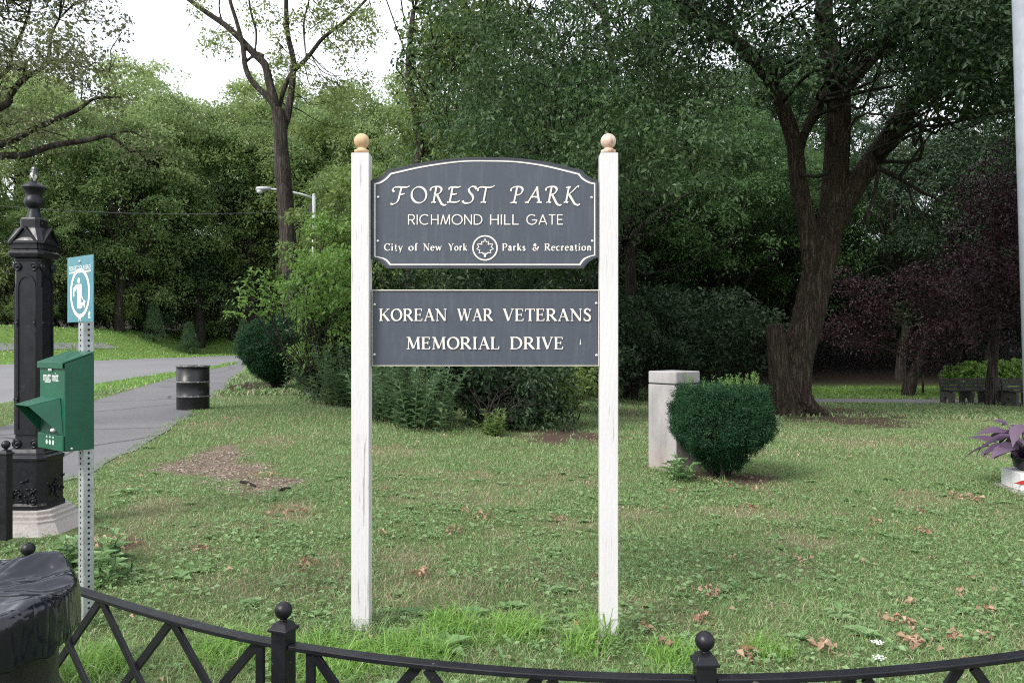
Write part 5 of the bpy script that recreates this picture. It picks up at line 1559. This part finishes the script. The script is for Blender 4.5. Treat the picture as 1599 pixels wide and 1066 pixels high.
b.loft([octo(.141, .03, ze - .014), octo(.139, .03, ze + .004), octo(.095, .03, zc(358.5)), octo(.075, .024, zc(356))])
b.build('gabled_cap', iron, col, .0015)
MB().loft([octo(.078, .024, zc(358)), octo(.078, .024, zc(344)), octo(.07, .022, zc(341))]).build('finial_base', iron, col, .002)
fz = lambda v: zc(v)
MB().lathe([(.062, fz(343)), (.055, fz(340)), (.042, fz(328)), (.040, fz(325)), (.05, fz(324.5)), (.066, fz(321)), (.072, fz(316)), (.066, fz(311)), (.056, fz(307.5)), (.058, fz(304)), (.075, fz(297)), (.092, fz(294.5)), (.092, fz(293)), (.06, fz(288)), (.028, fz(284))], 28, (0, 0, 0)).build('finial_urn', iron, col)
b = MB().lathe([(.016, fz(285)), (.018, fz(281)), (.030, fz(279)), (.034, fz(275)), (.027, fz(271)), (.022, fz(270)), (.024, fz(265)), (.020, fz(262)), (.006, fz(260.6))], 16)
b.build('finial_tip', worn, col)

for ch in col.children:          # everything above the plinth is slimmer
    if not ch.name.startswith('stone_plinth'):
        ch.matrix_basis = Matrix.Diagonal((.88, .88, 1, 1)) @ ch.matrix_basis

# ------------------------------------------------------------------ dog waste station
galv = mat('galvanised_steel', (0.42, 0.44, 0.46), 0.5, 0.55)
setc(galv, ramp(galv, noise_node(galv, 25, 6), [(0.3, (0.33, 0.345, 0.36)), (0.7, (0.52, 0.54, 0.56))]))
hole = mat('dark_hole', (0.012, 0.012, 0.014), 0.9)
teal = painted('teal_sign', (0.065, 0.21, 0.26), 0.4, 0.08)
greenp = painted('green_enamel', (0.006, 0.085, 0.046), 0.38, 0.18)
green_shade = painted('hood_shade_green', (0.004, 0.04, 0.025), 0.5, 0.1)
whitep = painted('white_print', (0.78, 0.80, 0.80), 0.5, 0.03)
DD = 3.80
dx_ = P(134.5, 533, DD).x
dog = empty('dog_waste_station', (dx_, DD, T(dx_, DD)), R(-38))
tag(dog, 'green dog bag dispenser and teal dog sign on a perforated steel pole', 'dispenser')
dz0 = Vector(dog.location).z
def zd(v): return CAMH - (v - 533) / F * DD - dz0
pw = .052
ptop = zd(470)
pole = MB().box((0, 0, ptop / 2 - .1), (pw, pw, ptop + .2)).build('pole', galv, dog, .004)
b = MB()
k = 0
z = -.02
while z < ptop - .01:
    for f in range(4):
        nrm = Vector((0, -1, 0)); nrm.rotate(Matrix.Rotation(f * math.pi / 2, 3, 'Z'))
        b.disc(nrm * (pw / 2 + .0006) + Vector((0, 0, z)), .0058, nrm, 10)
    z += .0254
b.build('punched_holes', hole, pole)
# sign plate on the front of the pole
sw, s0, s1 = .27, zd(503), zd(401)
plate = MB().box((0, -pw / 2 - .004, (s0 + s1) / 2), (sw, .004, s1 - s0)).build('sign_plate', teal, dog, .001)
plate.location.x = .008
yp = -pw / 2 - .0066
zc_ = (s0 + s1) / 2
H_ = s1 - s0
def flat(mb, pts, y=yp): mb.add([(x, y, z) for x, z in pts], [tuple(range(len(pts)))])
b = MB()
rr0 = .103
ringo = [(rr0 * math.cos(t), zc_ - .018 + 1.14 * rr0 * math.sin(t)) for t in np.linspace(0, 2 * math.pi, 57)[:-1]]
ringi = [(x * .84, zc_ - .018 + (z - zc_ + .018) * .85) for x, z in ringo]
n = len(ringo)
b.add([(x, yp, z) for x, z in ringo + ringi], [(i, (i + 1) % n, (i + 1) % n + n, i + n) for i in range(n)])
flat(b, [(-.014, zc_ - .128), (.012, zc_ - .128), (.012, zc_ - .152), (-.014, zc_ - .152)])
b.build('white_ring', whitep, plate)
b = MB()
o0 = zc_ - .022
def pq(pts): flat(b, [(x, o0 + z) for x, z in pts], yp - .0002)
pq([(-.012 + .013 * math.cos(t), .063 + .014 * math.sin(t)) for t in np.linspace(0, 6.28, 17)[:-1]])
pq([(-.038, .046), (.014, .046), (.018, .040), (.018, -.005), (.010, -.070), (-.026, -.070), (-.028, .0)])
flat(b, [(x, o0 + z) for x, z in [(-.038, .046), (-.030, .036), (-.044, .014), (-.062, .020), (-.064, .030)]], yp - .0004)
flat(b, [(x, o0 + z) for x, z in [(-.072, .030), (-.056, .030), (-.056, -.012), (-.072, -.012)]], yp - .0006)
flat(b, [(x, o0 + z) for x, z in [(.014, -.008), (.019, -.006), (.044, -.036), (.040, -.040)]], yp - .0004)
flat(b, [(x, o0 + z) for x, z in [(.016, -.042), (.040, -.040), (.044, -.030), (.058, -.034), (.060, -.042), (.052, -.046), (.050, -.068), (.043, -.068), (.041, -.054), (.028, -.054), (.026, -.068), (.018, -.068)]], yp - .0006)
b.build('walker_symbol', whitep, plate)
text_mesh('FORGET YOUR BAG?', plate, whitep, sw * .84, .022, Matrix.Translation((0, yp, s1 - .055)), 'sign_lettering')
flat(bb := MB(), [(-sw * .42, s1 - .078), (sw * .42, s1 - .078), (sw * .42, s1 - .071), (-sw * .42, s1 - .071)])
bb.build('sign_underline', whitep, plate)
bb = MB(); flat(bb, [(.096 + .010 * math.cos(t) * (1 + .3 * math.sin(5 * t)), s0 + .038 + .011 * math.sin(t) * (1 + .3 * math.sin(5 * t))) for t in np.linspace(0, 6.28, 31)[:-1]]); flat(bb, [(.085, s0 + .018), (.108, s0 + .018), (.108, s0 + .023), (.085, s0 + .023)])
bb.build('leaf_mark', whitep, plate)
for z in (s1 - .026, s0 + .012):
    o = MB().lathe([(.008, 0), (.008, .003), (.004, .006)], 12).build('bolt', bolt, plate); o.location = (0, yp + .001, z); o.rotation_euler = (R(90), 0, 0)
# dispenser box: slanted lid, projecting hood over the bag slot
bw, bd = .265, .13
bk = -pw / 2                       # back of the box against the pole
zb, zf, zr = zd(696), zd(566), zd(551)
yf = bk - bd
box = MB()
prof = [(yf, zb), (bk, zb), (bk, zr), (yf, zf)]
box.add([(-bw / 2, y, z) for y, z in prof] + [(bw / 2, y, z) for y, z in prof], [(0, 1, 2, 3), (7, 6, 5, 4), (0, 4, 5, 1), (1, 5, 6, 2), (2, 6, 7, 3), (3, 7, 4, 0)])
body = box.build('dispenser_box', greenp, dog, .004)
body.location.x = .008
lid = MB()
prof = [(yf - .012, zf - .022), (yf - .012, zf + .006), (bk, zr + .010), (bk, zr + .003), (yf - .009, zf - .001), (yf - .009, zf - .022)]
q = len(prof)
lid.add([(-bw / 2 - .003, y, z) for y, z in prof] + [(bw / 2 + .003, y, z) for y, z in prof], [tuple(range(q)), tuple(range(2 * q - 1, q - 1, -1))] + [(i, i + q, (i + 1) % q + q, (i + 1) % q) for i in range(q)])
lid.build('lid', greenp, body, .001)
zh1, zh0 = zd(618), zd(672)
hd = .115
ye = yf - .0015
A0, A1 = (-.105, ye, zh1), (.090, ye, zh1)          # hood meets the box
B0, B1 = (-.105, ye - hd, zh1 - .030), (.045, ye - hd, zh1 - .030)      # hood lip
C0, C1 = (-.118, ye, zh0), (.118, ye, zh0 - .004)
hood = MB()
hood.add([A0, A1, B0, B1], [(0, 1, 3, 2)])
hood.add([A1, B1, C1], [(0, 2, 1)])
hood.add([A0, B0, C0], [(0, 1, 2)])
ho = hood.build('hood', [greenp], body)
so_ = ho.modifiers.new('sheet', 'SOLIDIFY'); so_.thickness = .003
MB().add([(-.112, ye - .0012, zh0 + .002), (.112, ye - .0012, zh0 + .002), (.088, ye - .0012, zh1 - .004), (-.103, ye - .0012, zh1 - .004)], [(0, 1, 2, 3)]).build('hood_shade_sheet', green_shade, body)  # flat sheet of darker green, painted for the shade under the hood
MB().add([(.012, ye - .003, zh0 + .012), (.045, ye - .003, zh0 + .016), (.062, ye - .003, zh0 + .030), (.030, ye - .003, zh0 + .075), (.010, ye - .003, zh0 + .080)], [(0, 1, 2, 3, 4)]).build('bag_slot', hole, body)
MB().ball((.040, ye - .006, zh0 + .020), .016, 12, sz=.6).build('bag_end', whitep, body)
bb = MB().box((0, ye - .004, zb + .037), (bw + .002, .008, .070)); bb.build('bottom_flap', greenp, body, .002)
text_mesh('mutt mitt', body, whitep, .16, .040, Matrix.Translation((-.01, yf - .0008, zf - .062)), 'brand_lettering')
bb = MB(); flat(bb, [(-.075, zf - .088), (-.015, zf - .088), (-.015, zf - .084), (-.075, zf - .084)], yf - .0008); bb.build('small_print', whitep, body)
bb = MB()
for k in range(3):
    xx = -.03 + k * .034
    flat(bb, [(xx + .012 * math.cos(t), zb + .036 + .012 * math.sin(t)) for t in np.linspace(0, 6.28, 13)[:-1]], ye - .0092)
    flat(bb, [(xx - .01, zb + .056), (xx + .01, zb + .056), (xx + .006, zb + .064), (xx - .006, zb + .064)], ye - .0092)
bb.build('instruction_marks', painted('faded_print', (.45, .55, .5), .5, .1), body)
for p in ((0, yf - .001, zf - .030), (-.02, yf - .001, zf - .030)):
    o = MB().lathe([(.009, 0), (.009, .004), (.004, .007)], 12).build('lock', bolt, body); o.location = p; o.rotation_euler = (R(90), 0, 0)
o = MB().lathe([(.006, 0), (.006, .003), (.002, .005)], 10).build('rivet', bolt, body); o.location = (bw / 2, bk - .10, zb + .012); o.rotation_euler = (R(90), 0, R(90))

# ------------------------------------------------------------------ low lattice fence
def fence(name, posts, ztop, zbot, label, ncell, cat='fence', rail_top=.024, panels=None, zlift=0.0):
    fo_ = Vector((posts[0][0], posts[0][1], 0))
    e = empty(name, fo_)
    sp = spline([Vector((x, y, 0)) for x, y in posts], 16)
    def at(i, f):
        t = f * 16
        j = min(15, int(t))
        a, b_2 = sp[i * 16 + j], sp[i * 16 + j + 1]
        return a.lerp(b_2, t - j) - fo_
    for i, (x, y) in enumerate(posts):
        p = Vector((x, y, 0)) - fo_
        g = T(x, y) - .1 + zlift
        d = (sp[min(len(sp) - 1, i * 16 + 1)] - sp[max(0, i * 16 - 1)])
        a = math.atan2(d.y, d.x)
        q = MB().box(p + Vector((0, 0, (ztop + .045 + g) / 2)), (.054, .054, ztop + .045 - g), a)
        hs = .029
        z = ztop + .045
        Mr = Matrix.Rotation(a, 4, 'Z')
        def sq(h, z): return [Mr @ Vector((sx * h, sy * h, 0)) + p + Vector((0, 0, z)) for sx, sy in ((-1, -1), (1, -1), (1, 1), (-1, 1))]
        po = q.build('post', iron, e, .004)
        MB().loft([sq(.034, z), sq(.034, z + .008), sq(.026, z + .014), sq(.022, z + .024), sq(.012, z + .030)]).build('post_cap', iron, po, .0015)
        MB().lathe([(.011, 0), (.010, .008)] + [(.0265 * math.sin(R(a_)), .0325 - .0265 * math.cos(R(a_))) for a_ in range(22, 180, 9)] + [(.0005, .059)], 24, p + Vector((0, 0, z + .028))).build('ball', iron, po)
    for i in range(len(posts) - 1):
        for z, w, t, nm in ((ztop, .042, .015, 'top_rail'), (zbot, .036, .014, 'bottom_rail')):
            ptsr = [at(i, k / 12) for k in range(13)]
            Ln = (ptsr[-1] - ptsr[0]).length
            c0, c1 = .03 / Ln, 1 - .03 / Ln
            ptsr = [at(i, c0 + (c1 - c0) * k / 12) for k in range(13)]
            m_ = MB(); vs = []
            for k, p in enumerate(ptsr):
                d = (ptsr[min(12, k + 1)] - ptsr[max(0, k - 1)]).normalized()
                nn = Vector((-d.y, d.x, 0))
                vs += [p + nn * sx * w / 2 + Vector((0, 0, z + sz * t / 2)) for sx, sz in ((-1, -1), (1, -1), (1, 1), (-1, 1))]
            fs = [(j * 4 + k, j * 4 + (k + 1) % 4, j * 4 + 4 + (k + 1) % 4, j * 4 + 4 + k) for j in range(12) for k in range(4)] + [(3, 2, 1, 0), (48, 49, 50, 51)]
            m_.add(vs, fs)
            m_.build(nm, iron, e, .0025)
        Ln = (at(i, 1) - at(i, 0)).length
        e0, e1 = .095 / Ln, 1 - .095 / Ln
        zt_, zb__ = ztop - .011, zbot + .008
        for f in (e0, e1):
            p = at(i, f)
            d = at(i, min(1, f + .02)) - at(i, f - .02)
            MB().box(p + Vector((0, 0, (zt_ + zb__) / 2)), (.030, .012, zt_ - zb__), math.atan2(d.y, d.x)).build('end_bar', iron, e, .0015)
        for c in range(ncell):
            fa, fb = e0 + (e1 - e0) * c / ncell, e0 + (e1 - e0) * (c + 1) / ncell
            pa, pb = at(i, fa), at(i, fb)
            d = (pb - pa).normalized()
            nn = Vector((-d.y, d.x, 0))
            q = d * .016
            MB().bar(pa + q + Vector((0, 0, zt_)) - nn * .0065, pb - q + Vector((0, 0, zb__)) - nn * .0065, .028, .012, nn).build('cross_bar', iron, e, .0015)
            MB().bar(pa + q + Vector((0, 0, zb__)) + nn * .0065, pb - q + Vector((0, 0, zt_)) + nn * .0065, .030, .012, nn).build('cross_bar', iron, e, .0015)
    return tag(e, label, cat)
ZR = .507
fence('lattice_fence', [(-1.92, 3.16), (-.70, 2.44), (.53, 2.19), (1.74, 2.43), (2.85, 2.98)], ZR, .10, 'low black lattice fence curving along the near edge of the lawn', 3)
g0 = P(12, 716, 5.0)
fence('iron_fence', [(-5.6, 5.6), (-4.45, 5.25), (-3.19, 5.02)], .68, .20, 'black iron fence running left from the gate column', 3, zlift=.16)
kerb = MB()
kp = [(-5.8, 5.66), (-4.5, 5.28), (-3.20, 5.04), (-2.95, 4.75)]
for (xa, ya), (xb, yb_) in zip(kp, kp[1:]):
    z0 = T(xa, ya)
    kerb.bar((xa, ya, .045), (xb, yb_, .045), .26, .16)
kb = kerb.build('stone_kerb', conc, None, .012)
tag(kb, kind='structure')

# ------------------------------------------------------------------ bin with a black bag, drum on the path
plastic = mat('black_bag_plastic', (0.005, 0.006, 0.013), 0.16, 0, 0.6)
crs = mathn(plastic, 'ABSOLUTE', mathn(plastic, 'SUBTRACT', noise_node(plastic, 5, 2, stretch=(1, 2.6, 1), seed=3), 0.5))
bump(plastic, mathn(plastic, 'ADD', noise_node(plastic, 5, 2), mathn(plastic, 'MINIMUM', mathn(plastic, 'MULTIPLY', crs, 2.5), 0.35)), 0.26, 0.03)
drumm = painted('black_drum_paint', (0.011, 0.011, 0.013), 0.38, 0.4, ((0.12, 0.095, 0.08), 12, 0.66))
rimm = painted('worn_drum_rim', (0.10, 0.10, 0.105), 0.45, 0.5, ((0.3, 0.29, 0.28), 24, 0.55))
bx0, by0 = -1.30, 1.76
bin_ = empty('litter_bin', (bx0, by0, T(bx0, by0)))
tag(bin_, 'black steel litter drum at the near left corner, lined with a bag', 'bin')
MB().lathe([(.255, 0), (.26, .02), (.26, .28), (.27, .30), (.26, .32), (.26, .53), (.27, .55), (.26, .57), (.26, .775), (.268, .79)], 48).build('drum', drumm, bin_)
b = MB()
na, vs, fs = 200, [], []
r = np.random.default_rng(61)
ringspec = [(.00, -.035), (.05, -.034), (.10, -.028), (.15, -.018), (.20, -.006), (.24, .004), (.27, .012), (.286, .014), (.297, .006), (.301, -.010), (.303, -.03), (.304, -.05), (.305, -.075), (.304, -.10)]
zr0 = .80
def crease(t): return 1 - 2 * abs(math.sin(t)) ** 0.6
for j, (rad, dz) in enumerate(ringspec):
    for k in range(na):
        a = 2 * math.pi * k / na
        x_, y_ = rad * math.cos(a), rad * math.sin(a)
        # pleats pulled from one gathered point towards the rim
        ga = math.atan2(y_ - .02, x_ + .16)
        f = .7 * crease(4.5 * ga + 1.0 * rad + .4) + .35 * crease(10 * ga + .8)
        nz = float(vnoise(x_ * 10 + 5, y_ * 10 + 5, .6, 4)) - .5
        mound = .055 * math.exp(-((x_ - .10) ** 2 + (y_ - .12) ** 2) / .018)
        f += .22 * crease(23 * ga + 6 * rad)
        if j < 8: rr_, z = rad, dz + (.032 * f + .035 * nz) * min(1, .25 + rad / .2) * (1 if j < 6 else .5) + mound
        else:
            g_ = .5 * crease(5 * a + .5) + .3 * crease(11 * a + 1.7)
            rr_, z = rad + .004 * g_ * ((j - 7) / 6), dz - (.016 * math.sin(a + 2.4) + .012 * g_) * max(0, (j - 9) / 4)
        vs.append((rr_ * math.cos(a), rr_ * math.sin(a), zr0 + z))
for j in range(len(ringspec) - 1):
    for k in range(na):
        fs.append((j * na + k, j * na + (k + 1) % na, (j + 1) * na + (k + 1) % na, (j + 1) * na + k))
b.add(vs, fs, 0, True)
bag = b.build('rubbish_bag', plastic)
bag.location = (bx0, by0, T(bx0, by0))
m_ = bag.modifiers.new('sheet', 'SOLIDIFY'); m_.thickness = .002
m_ = bag.modifiers.new('soft', 'SUBSURF'); m_.levels = m_.render_levels = 1
tag(bag, 'glossy black rubbish bag folded over the rim of the near litter bin', 'rubbish bag')
g = G(299, 641)
far = empty('path_drum', (g.x - .09, g.y + .29, g.z - .02))
far.scale = (.97, .97, .93)
tag(far, 'black steel drum standing on the footpath edge', 'drum')
MB().lathe([(.285, .0), (.29, .02), (.29, .27), (.303, .285), (.29, .30), (.29, .55), (.303, .565), (.29, .58), (.29, .85)], 40).build('drum_body', drumm, far)
MB().lathe([(.29, .85), (.305, .855), (.305, .885), (.275, .885), (.27, .84)], 40).build('rim', rimm, far)
for z in (.285, .565):
    MB().lathe([(.296, z - .014), (.306, z - .004), (.306, z + .004), (.296, z + .014)], 40).build('hoop', rimm, far)

# ------------------------------------------------------------------ stone pillar
stone = mat('grey_granite', (0.344, 0.327, 0.327), 0.8, 0, 0.3)
q1 = noise_node(stone, 200, 3)
q2 = noise_node(stone, 4, 6, stretch=(1, 1, .4), seed=3)
cs_ = ramp(stone, q1, [(0.35, (0.284, 0.267, 0.267)), (0.65, (0.430, 0.408, 0.408))])
tcs = nodes(stone)[0].new('ShaderNodeTexCoord'); sep = nodes(stone)[0].new('ShaderNodeSeparateXYZ')
nodes(stone)[1].new(tcs.outputs['Object'], sep.inputs[0])
low_ = mathn(stone, 'MULTIPLY', ramp(stone, sep.outputs['Z'], [(0.0, (1, 1, 1)), (0.35, (0, 0, 0))]), ramp(stone, q2, [(.3, (.4,) * 3), (.6, (1, 1, 1))]))
cs_ = mixc(stone, ramp(stone, q2, [(0.45, (0, 0, 0)), (0.72, (0.75,) * 3)]), cs_, (0.17, 0.165, 0.165))
cs_ = mixc(stone, mathn(stone, 'MULTIPLY', low_, .55), cs_, (0.310, 0.232, 0.181))
setc(stone, cs_)
bump(stone, q1, .3, .003)
g = G(1056, 737)
ang = R(38)
sq_ = .40
pc = Vector((g.x, g.y, 0)) + Vector((math.cos(ang) * sq_ / 2 - math.sin(ang) * sq_ / 2, math.sin(ang) * sq_ / 2 + math.cos(ang) * sq_ / 2, 0))
pil = empty('stone_pillar', (pc.x, pc.y, T(pc.x, pc.y)), ang)
tag(pil, 'pale square granite pillar standing behind the clipped bush', 'pillar')
hp = 1.085
MB().box((0, 0, (hp - .145 - .1) / 2), (sq_, sq_, hp - .145 + .1)).build('shaft', stone, pil, .008)
MB().box((0, 0, hp - .140), (sq_ - .014, sq_ - .014, .012)).build('groove', hole, pil)
MB().box((0, 0, hp - .067), (sq_, sq_, .134)).build('cap_stone', stone, pil, .012)

# ------------------------------------------------------------------ street lamp, wire, steel pole at the right edge
lampm = painted('grey_lamp_paint', (0.36, 0.38, 0.39), 0.45, 0.1)
Dl_ = 40.0
lx = P(490, 533, Dl_).x
lamp = empty('street_lamp', (lx, Dl_, T(lx, Dl_)))
tag(lamp, 'grey street lamp with a long arm behind the slender tree', 'street lamp')
def zl(v): return CAMH - (v - 533) / F * Dl_ - Vector(lamp.location).z
MB().tube([(0, 0, -.1), (0, 0, zl(400)), (0, 0, zl(305))], [.13, .105, .085], 16).ball((0, 0, zl(305)), .09, 12).build('pole', lampm, lamp)
ax = lambda u: (u - 490) / F * Dl_
MB().tube([(0, 0, zl(309.5)), (ax(470), 0, zl(303)), (ax(440), 0, zl(296.5)), (ax(418), 0, zl(294.5))], [.06, .055, .05, .045], 10).build('arm', lampm, lamp)
hdm = MB()
sec = []
for u, w, h0, h1 in ((422, .09, 292, 297), (415, .17, 291.3, 298), (406, .2, 291, 299), (401, .15, 292, 299), (399.5, .06, 294, 298)):
    sec.append([(ax(u), math.cos(t) * w, (zl(h0) + zl(h1)) / 2 + math.sin(t) * (zl(h0) - zl(h1)) / 2) for t in np.linspace(0, 2 * math.pi, 13)[:-1]])
hdm.loft(sec, 0, True).build('lamp_head', lampm, lamp)
glassm = mat('lamp_glass', (0.6, 0.62, 0.63), 0.2, 0, 0.6)
MB().ball((ax(406), 0, zl(298.5)), .17, 16, sz=.75).build('lamp_glass', glassm, lamp)
MB().box((-.16, 0, zl(327)), (.16, .16, .45)).build('control_box', painted('dark_box', (.03, .03, .032), .6), lamp)
wa, wb = Vector((lx - .25, Dl_, zl(328) + Vector(lamp.location).z)), P(-160, 305, 34)
wp = [wa.lerp(wb, k / 24) - Vector((0, 0, .45 * 4 * (k / 24) * (1 - k / 24))) for k in range(25)]
tag(MB().tube(wp, .017, 5).build('overhead_wire', painted('wire_black', (.05, .05, .05), .7)), 'thin sagging overhead wire running left from the street lamp', 'wire')
ps = empty('steel_pole', (0, 0, 0))
pb_ = Vector((3.42, 5.0, T(3.42, 5.0)))
ps.location = pb_
tag(ps, 'pale steel pole leaning at the right edge of the view', 'pole')
top = P(1598, 0, 5.0); m1 = P(1611, 440, 5.0)
dirp = (top - m1)
foot = m1 - dirp * ((m1.z + .1) / dirp.z)
ps.location = (foot.x, foot.y, T(foot.x, foot.y))
polem = painted('weathered_pole_zinc', (.22, .24, .27), .5, .12)
MB().tube([foot - ps.location, top + dirp * .5 - ps.location], .062, 24).build('shaft', polem, ps)
MB().box((0, 0, .012), (.15, .15, .03)).build('base_plate', polem, ps, .004)

# ------------------------------------------------------------------ benches
slat = painted('dark_bench_slat', (0.020, 0.018, 0.017), .55, .3)
cast = painted('bench_concrete', (0.07, 0.065, 0.062), .85, .2)
def bench(loc, rz, label, group):
    e = empty('park_bench', loc, rz)
    prof = [(-.30, 0), (-.12, 0), (-.10, .18), (-.02, .26), (.10, .20), (.12, 0), (.30, 0), (.31, .22), (.36, .86), (.28, .88), (.22, .46), (-.30, .44), (-.34, .38)]
    for x in (-1.05, -.35, .35, 1.05):
        q = MB(); n = len(prof)
        q.add([(x - .05, y, z) for y, z in prof] + [(x + .05, y, z) for y, z in prof], [tuple(range(n - 1, -1, -1)), tuple(range(n, 2 * n))] + [(i, (i + 1) % n, (i + 1) % n + n, i + n) for i in range(n)])
        q.build('leg', cast, e, .01)
    s_ = MB()
    for k in range(4): s_.box((0, -.26 + .14 * k, .47 + .004 * k), (2.3, .11, .04))
    s_.build('seat', slat, e, .005)
    s_ = MB()
    for k in range(3): s_.box((0, .235 + .025 * k, .56 + .125 * k), (2.3, .04, .085))
    s_.build('backrest', slat, e, .005)
    return tag(e, label, 'bench', group)
g = G(1520, 634); bench((18.9 * g.y / 31.0, g.y + 1.2, T(17, g.y + 1)), R(8), 'dark slatted park bench behind the thin tree trunk, nearer the lit hedge', 'benches on the path')
g2_ = G(1600, 634); bench((g2_.x + .55, g2_.y + .1, g2_.z), R(8), 'dark slatted park bench at the right edge beyond the purple plant', 'benches on the path')
r = np.random.default_rng(67)
g = G(1530, 622)
hb = empty('lit_hedge', (g.x + .3, g.y + 3.2, T(g.x, g.y + 3.2)))
tag(hb, 'light green leafy hedge behind the benches', 'hedge')
ho_ = Vector(hb.location)
crown_from('foliage', hb, ho_, [(1488 + 105 * k / 15 + r.normal(0, 2), 582 + r.normal(0, 7), g.y + 3 + r.normal(0, .3), .45) for k in range(16)], 6, .26, 16, .13, M['leaf_bright'], 115)  # bright leaf colour stands in for the light falling on the hedge
MB().tube([(0, 0, -.1), (0, 0, .8)], .05, 6).tube([(-.8, 0, -.1), (-.8, 0, .8)], .05, 6).tube([(.9, 0, -.1), (.9, 0, .8)], .05, 6).build('stems', M['bark_dark'], hb)

# ------------------------------------------------------------------ planter with the purple plant
g = G(1602, 771)
pm = painted('white_planter', (.72, .72, .74), .5, .06)
red = painted('red_ribbon', (.42, .03, .025), .5, .15)
plan = empty('planter', (g.x + .17, g.y + .18, g.z), R(-6))
tag(plan, 'white planter box wrapped with a red ribbon at the right edge', 'planter')
MB().box((0, 0, .012), (.48, .48, .03)).build('base', conc, plan, .004)
MB().loft([[(-.19, -.19, .025), (.19, -.19, .025), (.19, .19, .025), (-.19, .19, .025)], [(-.19, -.19, .195), (.19, -.19, .195), (.19, .19, .195), (-.19, .19, .195)]]).build('box', pm, plan, .006)
MB().add([(-.26, -.20, .10), (-.19, -.198, .125), (.0, -.198, .17), (.192, -.198, .192), (.192, -.198, .16), (.0, -.198, .13), (-.19, -.198, .085)], [(0, 6, 5, 4, 3, 2, 1)]).build('ribbon', red, plan)
MB().lathe([(.10, .197), (.15, .23), (.165, .30), (.175, .31), (.175, .33), (.15, .33), (.145, .30)], 24).build('pot', plastic, plan)
pl_ = empty('purple_plant', plan.location)
pl_.location.x -= .06
pl_.location.z += .31
tag(pl_, 'big leaved purple foliage plant growing in the white planter', 'plant')
r = np.random.default_rng(71)
vs, fs, off = [], [], 0
pleaf = leafmat('purple_leaf', [(.075, .045, .085), (.11, .065, .12), (.15, .105, .15)], .2, .4)
st = MB()
for k in range(64):
    a = r.random() * 6.28
    el = .1 + 1.15 * r.random()
    ln = .10 + .16 * r.random()
    tip = Vector((math.cos(a) * math.cos(el) * ln * 1.3, math.sin(a) * math.cos(el) * ln * 1.3, .06 + math.sin(el) * ln * 1.3))
    st.tube([(0, 0, -.05), tip * .5 + Vector((0, 0, .03)), tip], [.008, .006, .004], 5)
    d = Vector((math.cos(a), math.sin(a), -.5 + .9 * r.random())).normalized()
    up = Vector((-.3 * math.cos(a), -.3 * math.sin(a), 1)) + Vector(r.normal(0, .25, 3))
    sd = d.cross(up).normalized(); up = sd.cross(d)
    Ll = .21 + .14 * r.random(); Wl = Ll * (.34 + .14 * r.random())
    prof = [(0, .08), (.12, .5), (.3, 1), (.5, .95), (.7, .62), (.86, .28), (1, .02)]
    for t_, w_ in prof:
        c_ = tip + d * Ll * t_ - up * (Ll * .35 * t_ * t_)
        vs += [c_ - sd * Wl * w_ / 2 + up * Wl * .10 * w_, c_ - up * 0, c_ + sd * Wl * w_ / 2 + up * Wl * .10 * w_]
    for j in range(len(prof) - 1):
        o_ = off + j * 3
        fs += [(o_, o_ + 1, o_ + 4, o_ + 3), (o_ + 1, o_ + 2, o_ + 5, o_ + 4)]
    off += len(prof) * 3
link('foliage', np_mesh('foliage', [tuple(v) for v in vs], fs, [pleaf], smooth=True), pl_)
st.build('stems', pleaf, pl_)

# ------------------------------------------------------------------ white yarrow heads by the fence
ym = mat('white_flower', (.78, .78, .74), .7)
for i, (u, v) in enumerate(((1370, 1006), (1373, 1030))):
    D = 2.62 - .10 * i
    p = P(u, v, D)
    e = empty('yarrow', (p.x, p.y, T(p.x, p.y)))
    o = Vector(e.location)
    st = MB(); fl = MB()
    st.tube([(0, 0, -.01), (.004, 0, (p.z - o.z) * .6), p - o], [.003, .0025, .002], 5)
    for k in range(17):
        a, q = k * 2.4, .0034 * math.sqrt(k) * 1.55
        c_ = p - o + Vector((math.cos(a) * q, math.sin(a) * q, .008 + float(r.normal(0, .0012))))
        st.tube([p - o - Vector((0, 0, .008)), c_], .0008, 4)
        fl.ball(c_, .0034, 8, sz=.6)
    st.build('stem', M['clover'], e); fl.build('flower_head', ym, e)
    tag(e, 'white yarrow flower head, the upper of two beside the fence rail' if i == 0 else 'white yarrow flower head, the lower one just above the fence rail', 'flower', 'yarrow flowers by the fence')
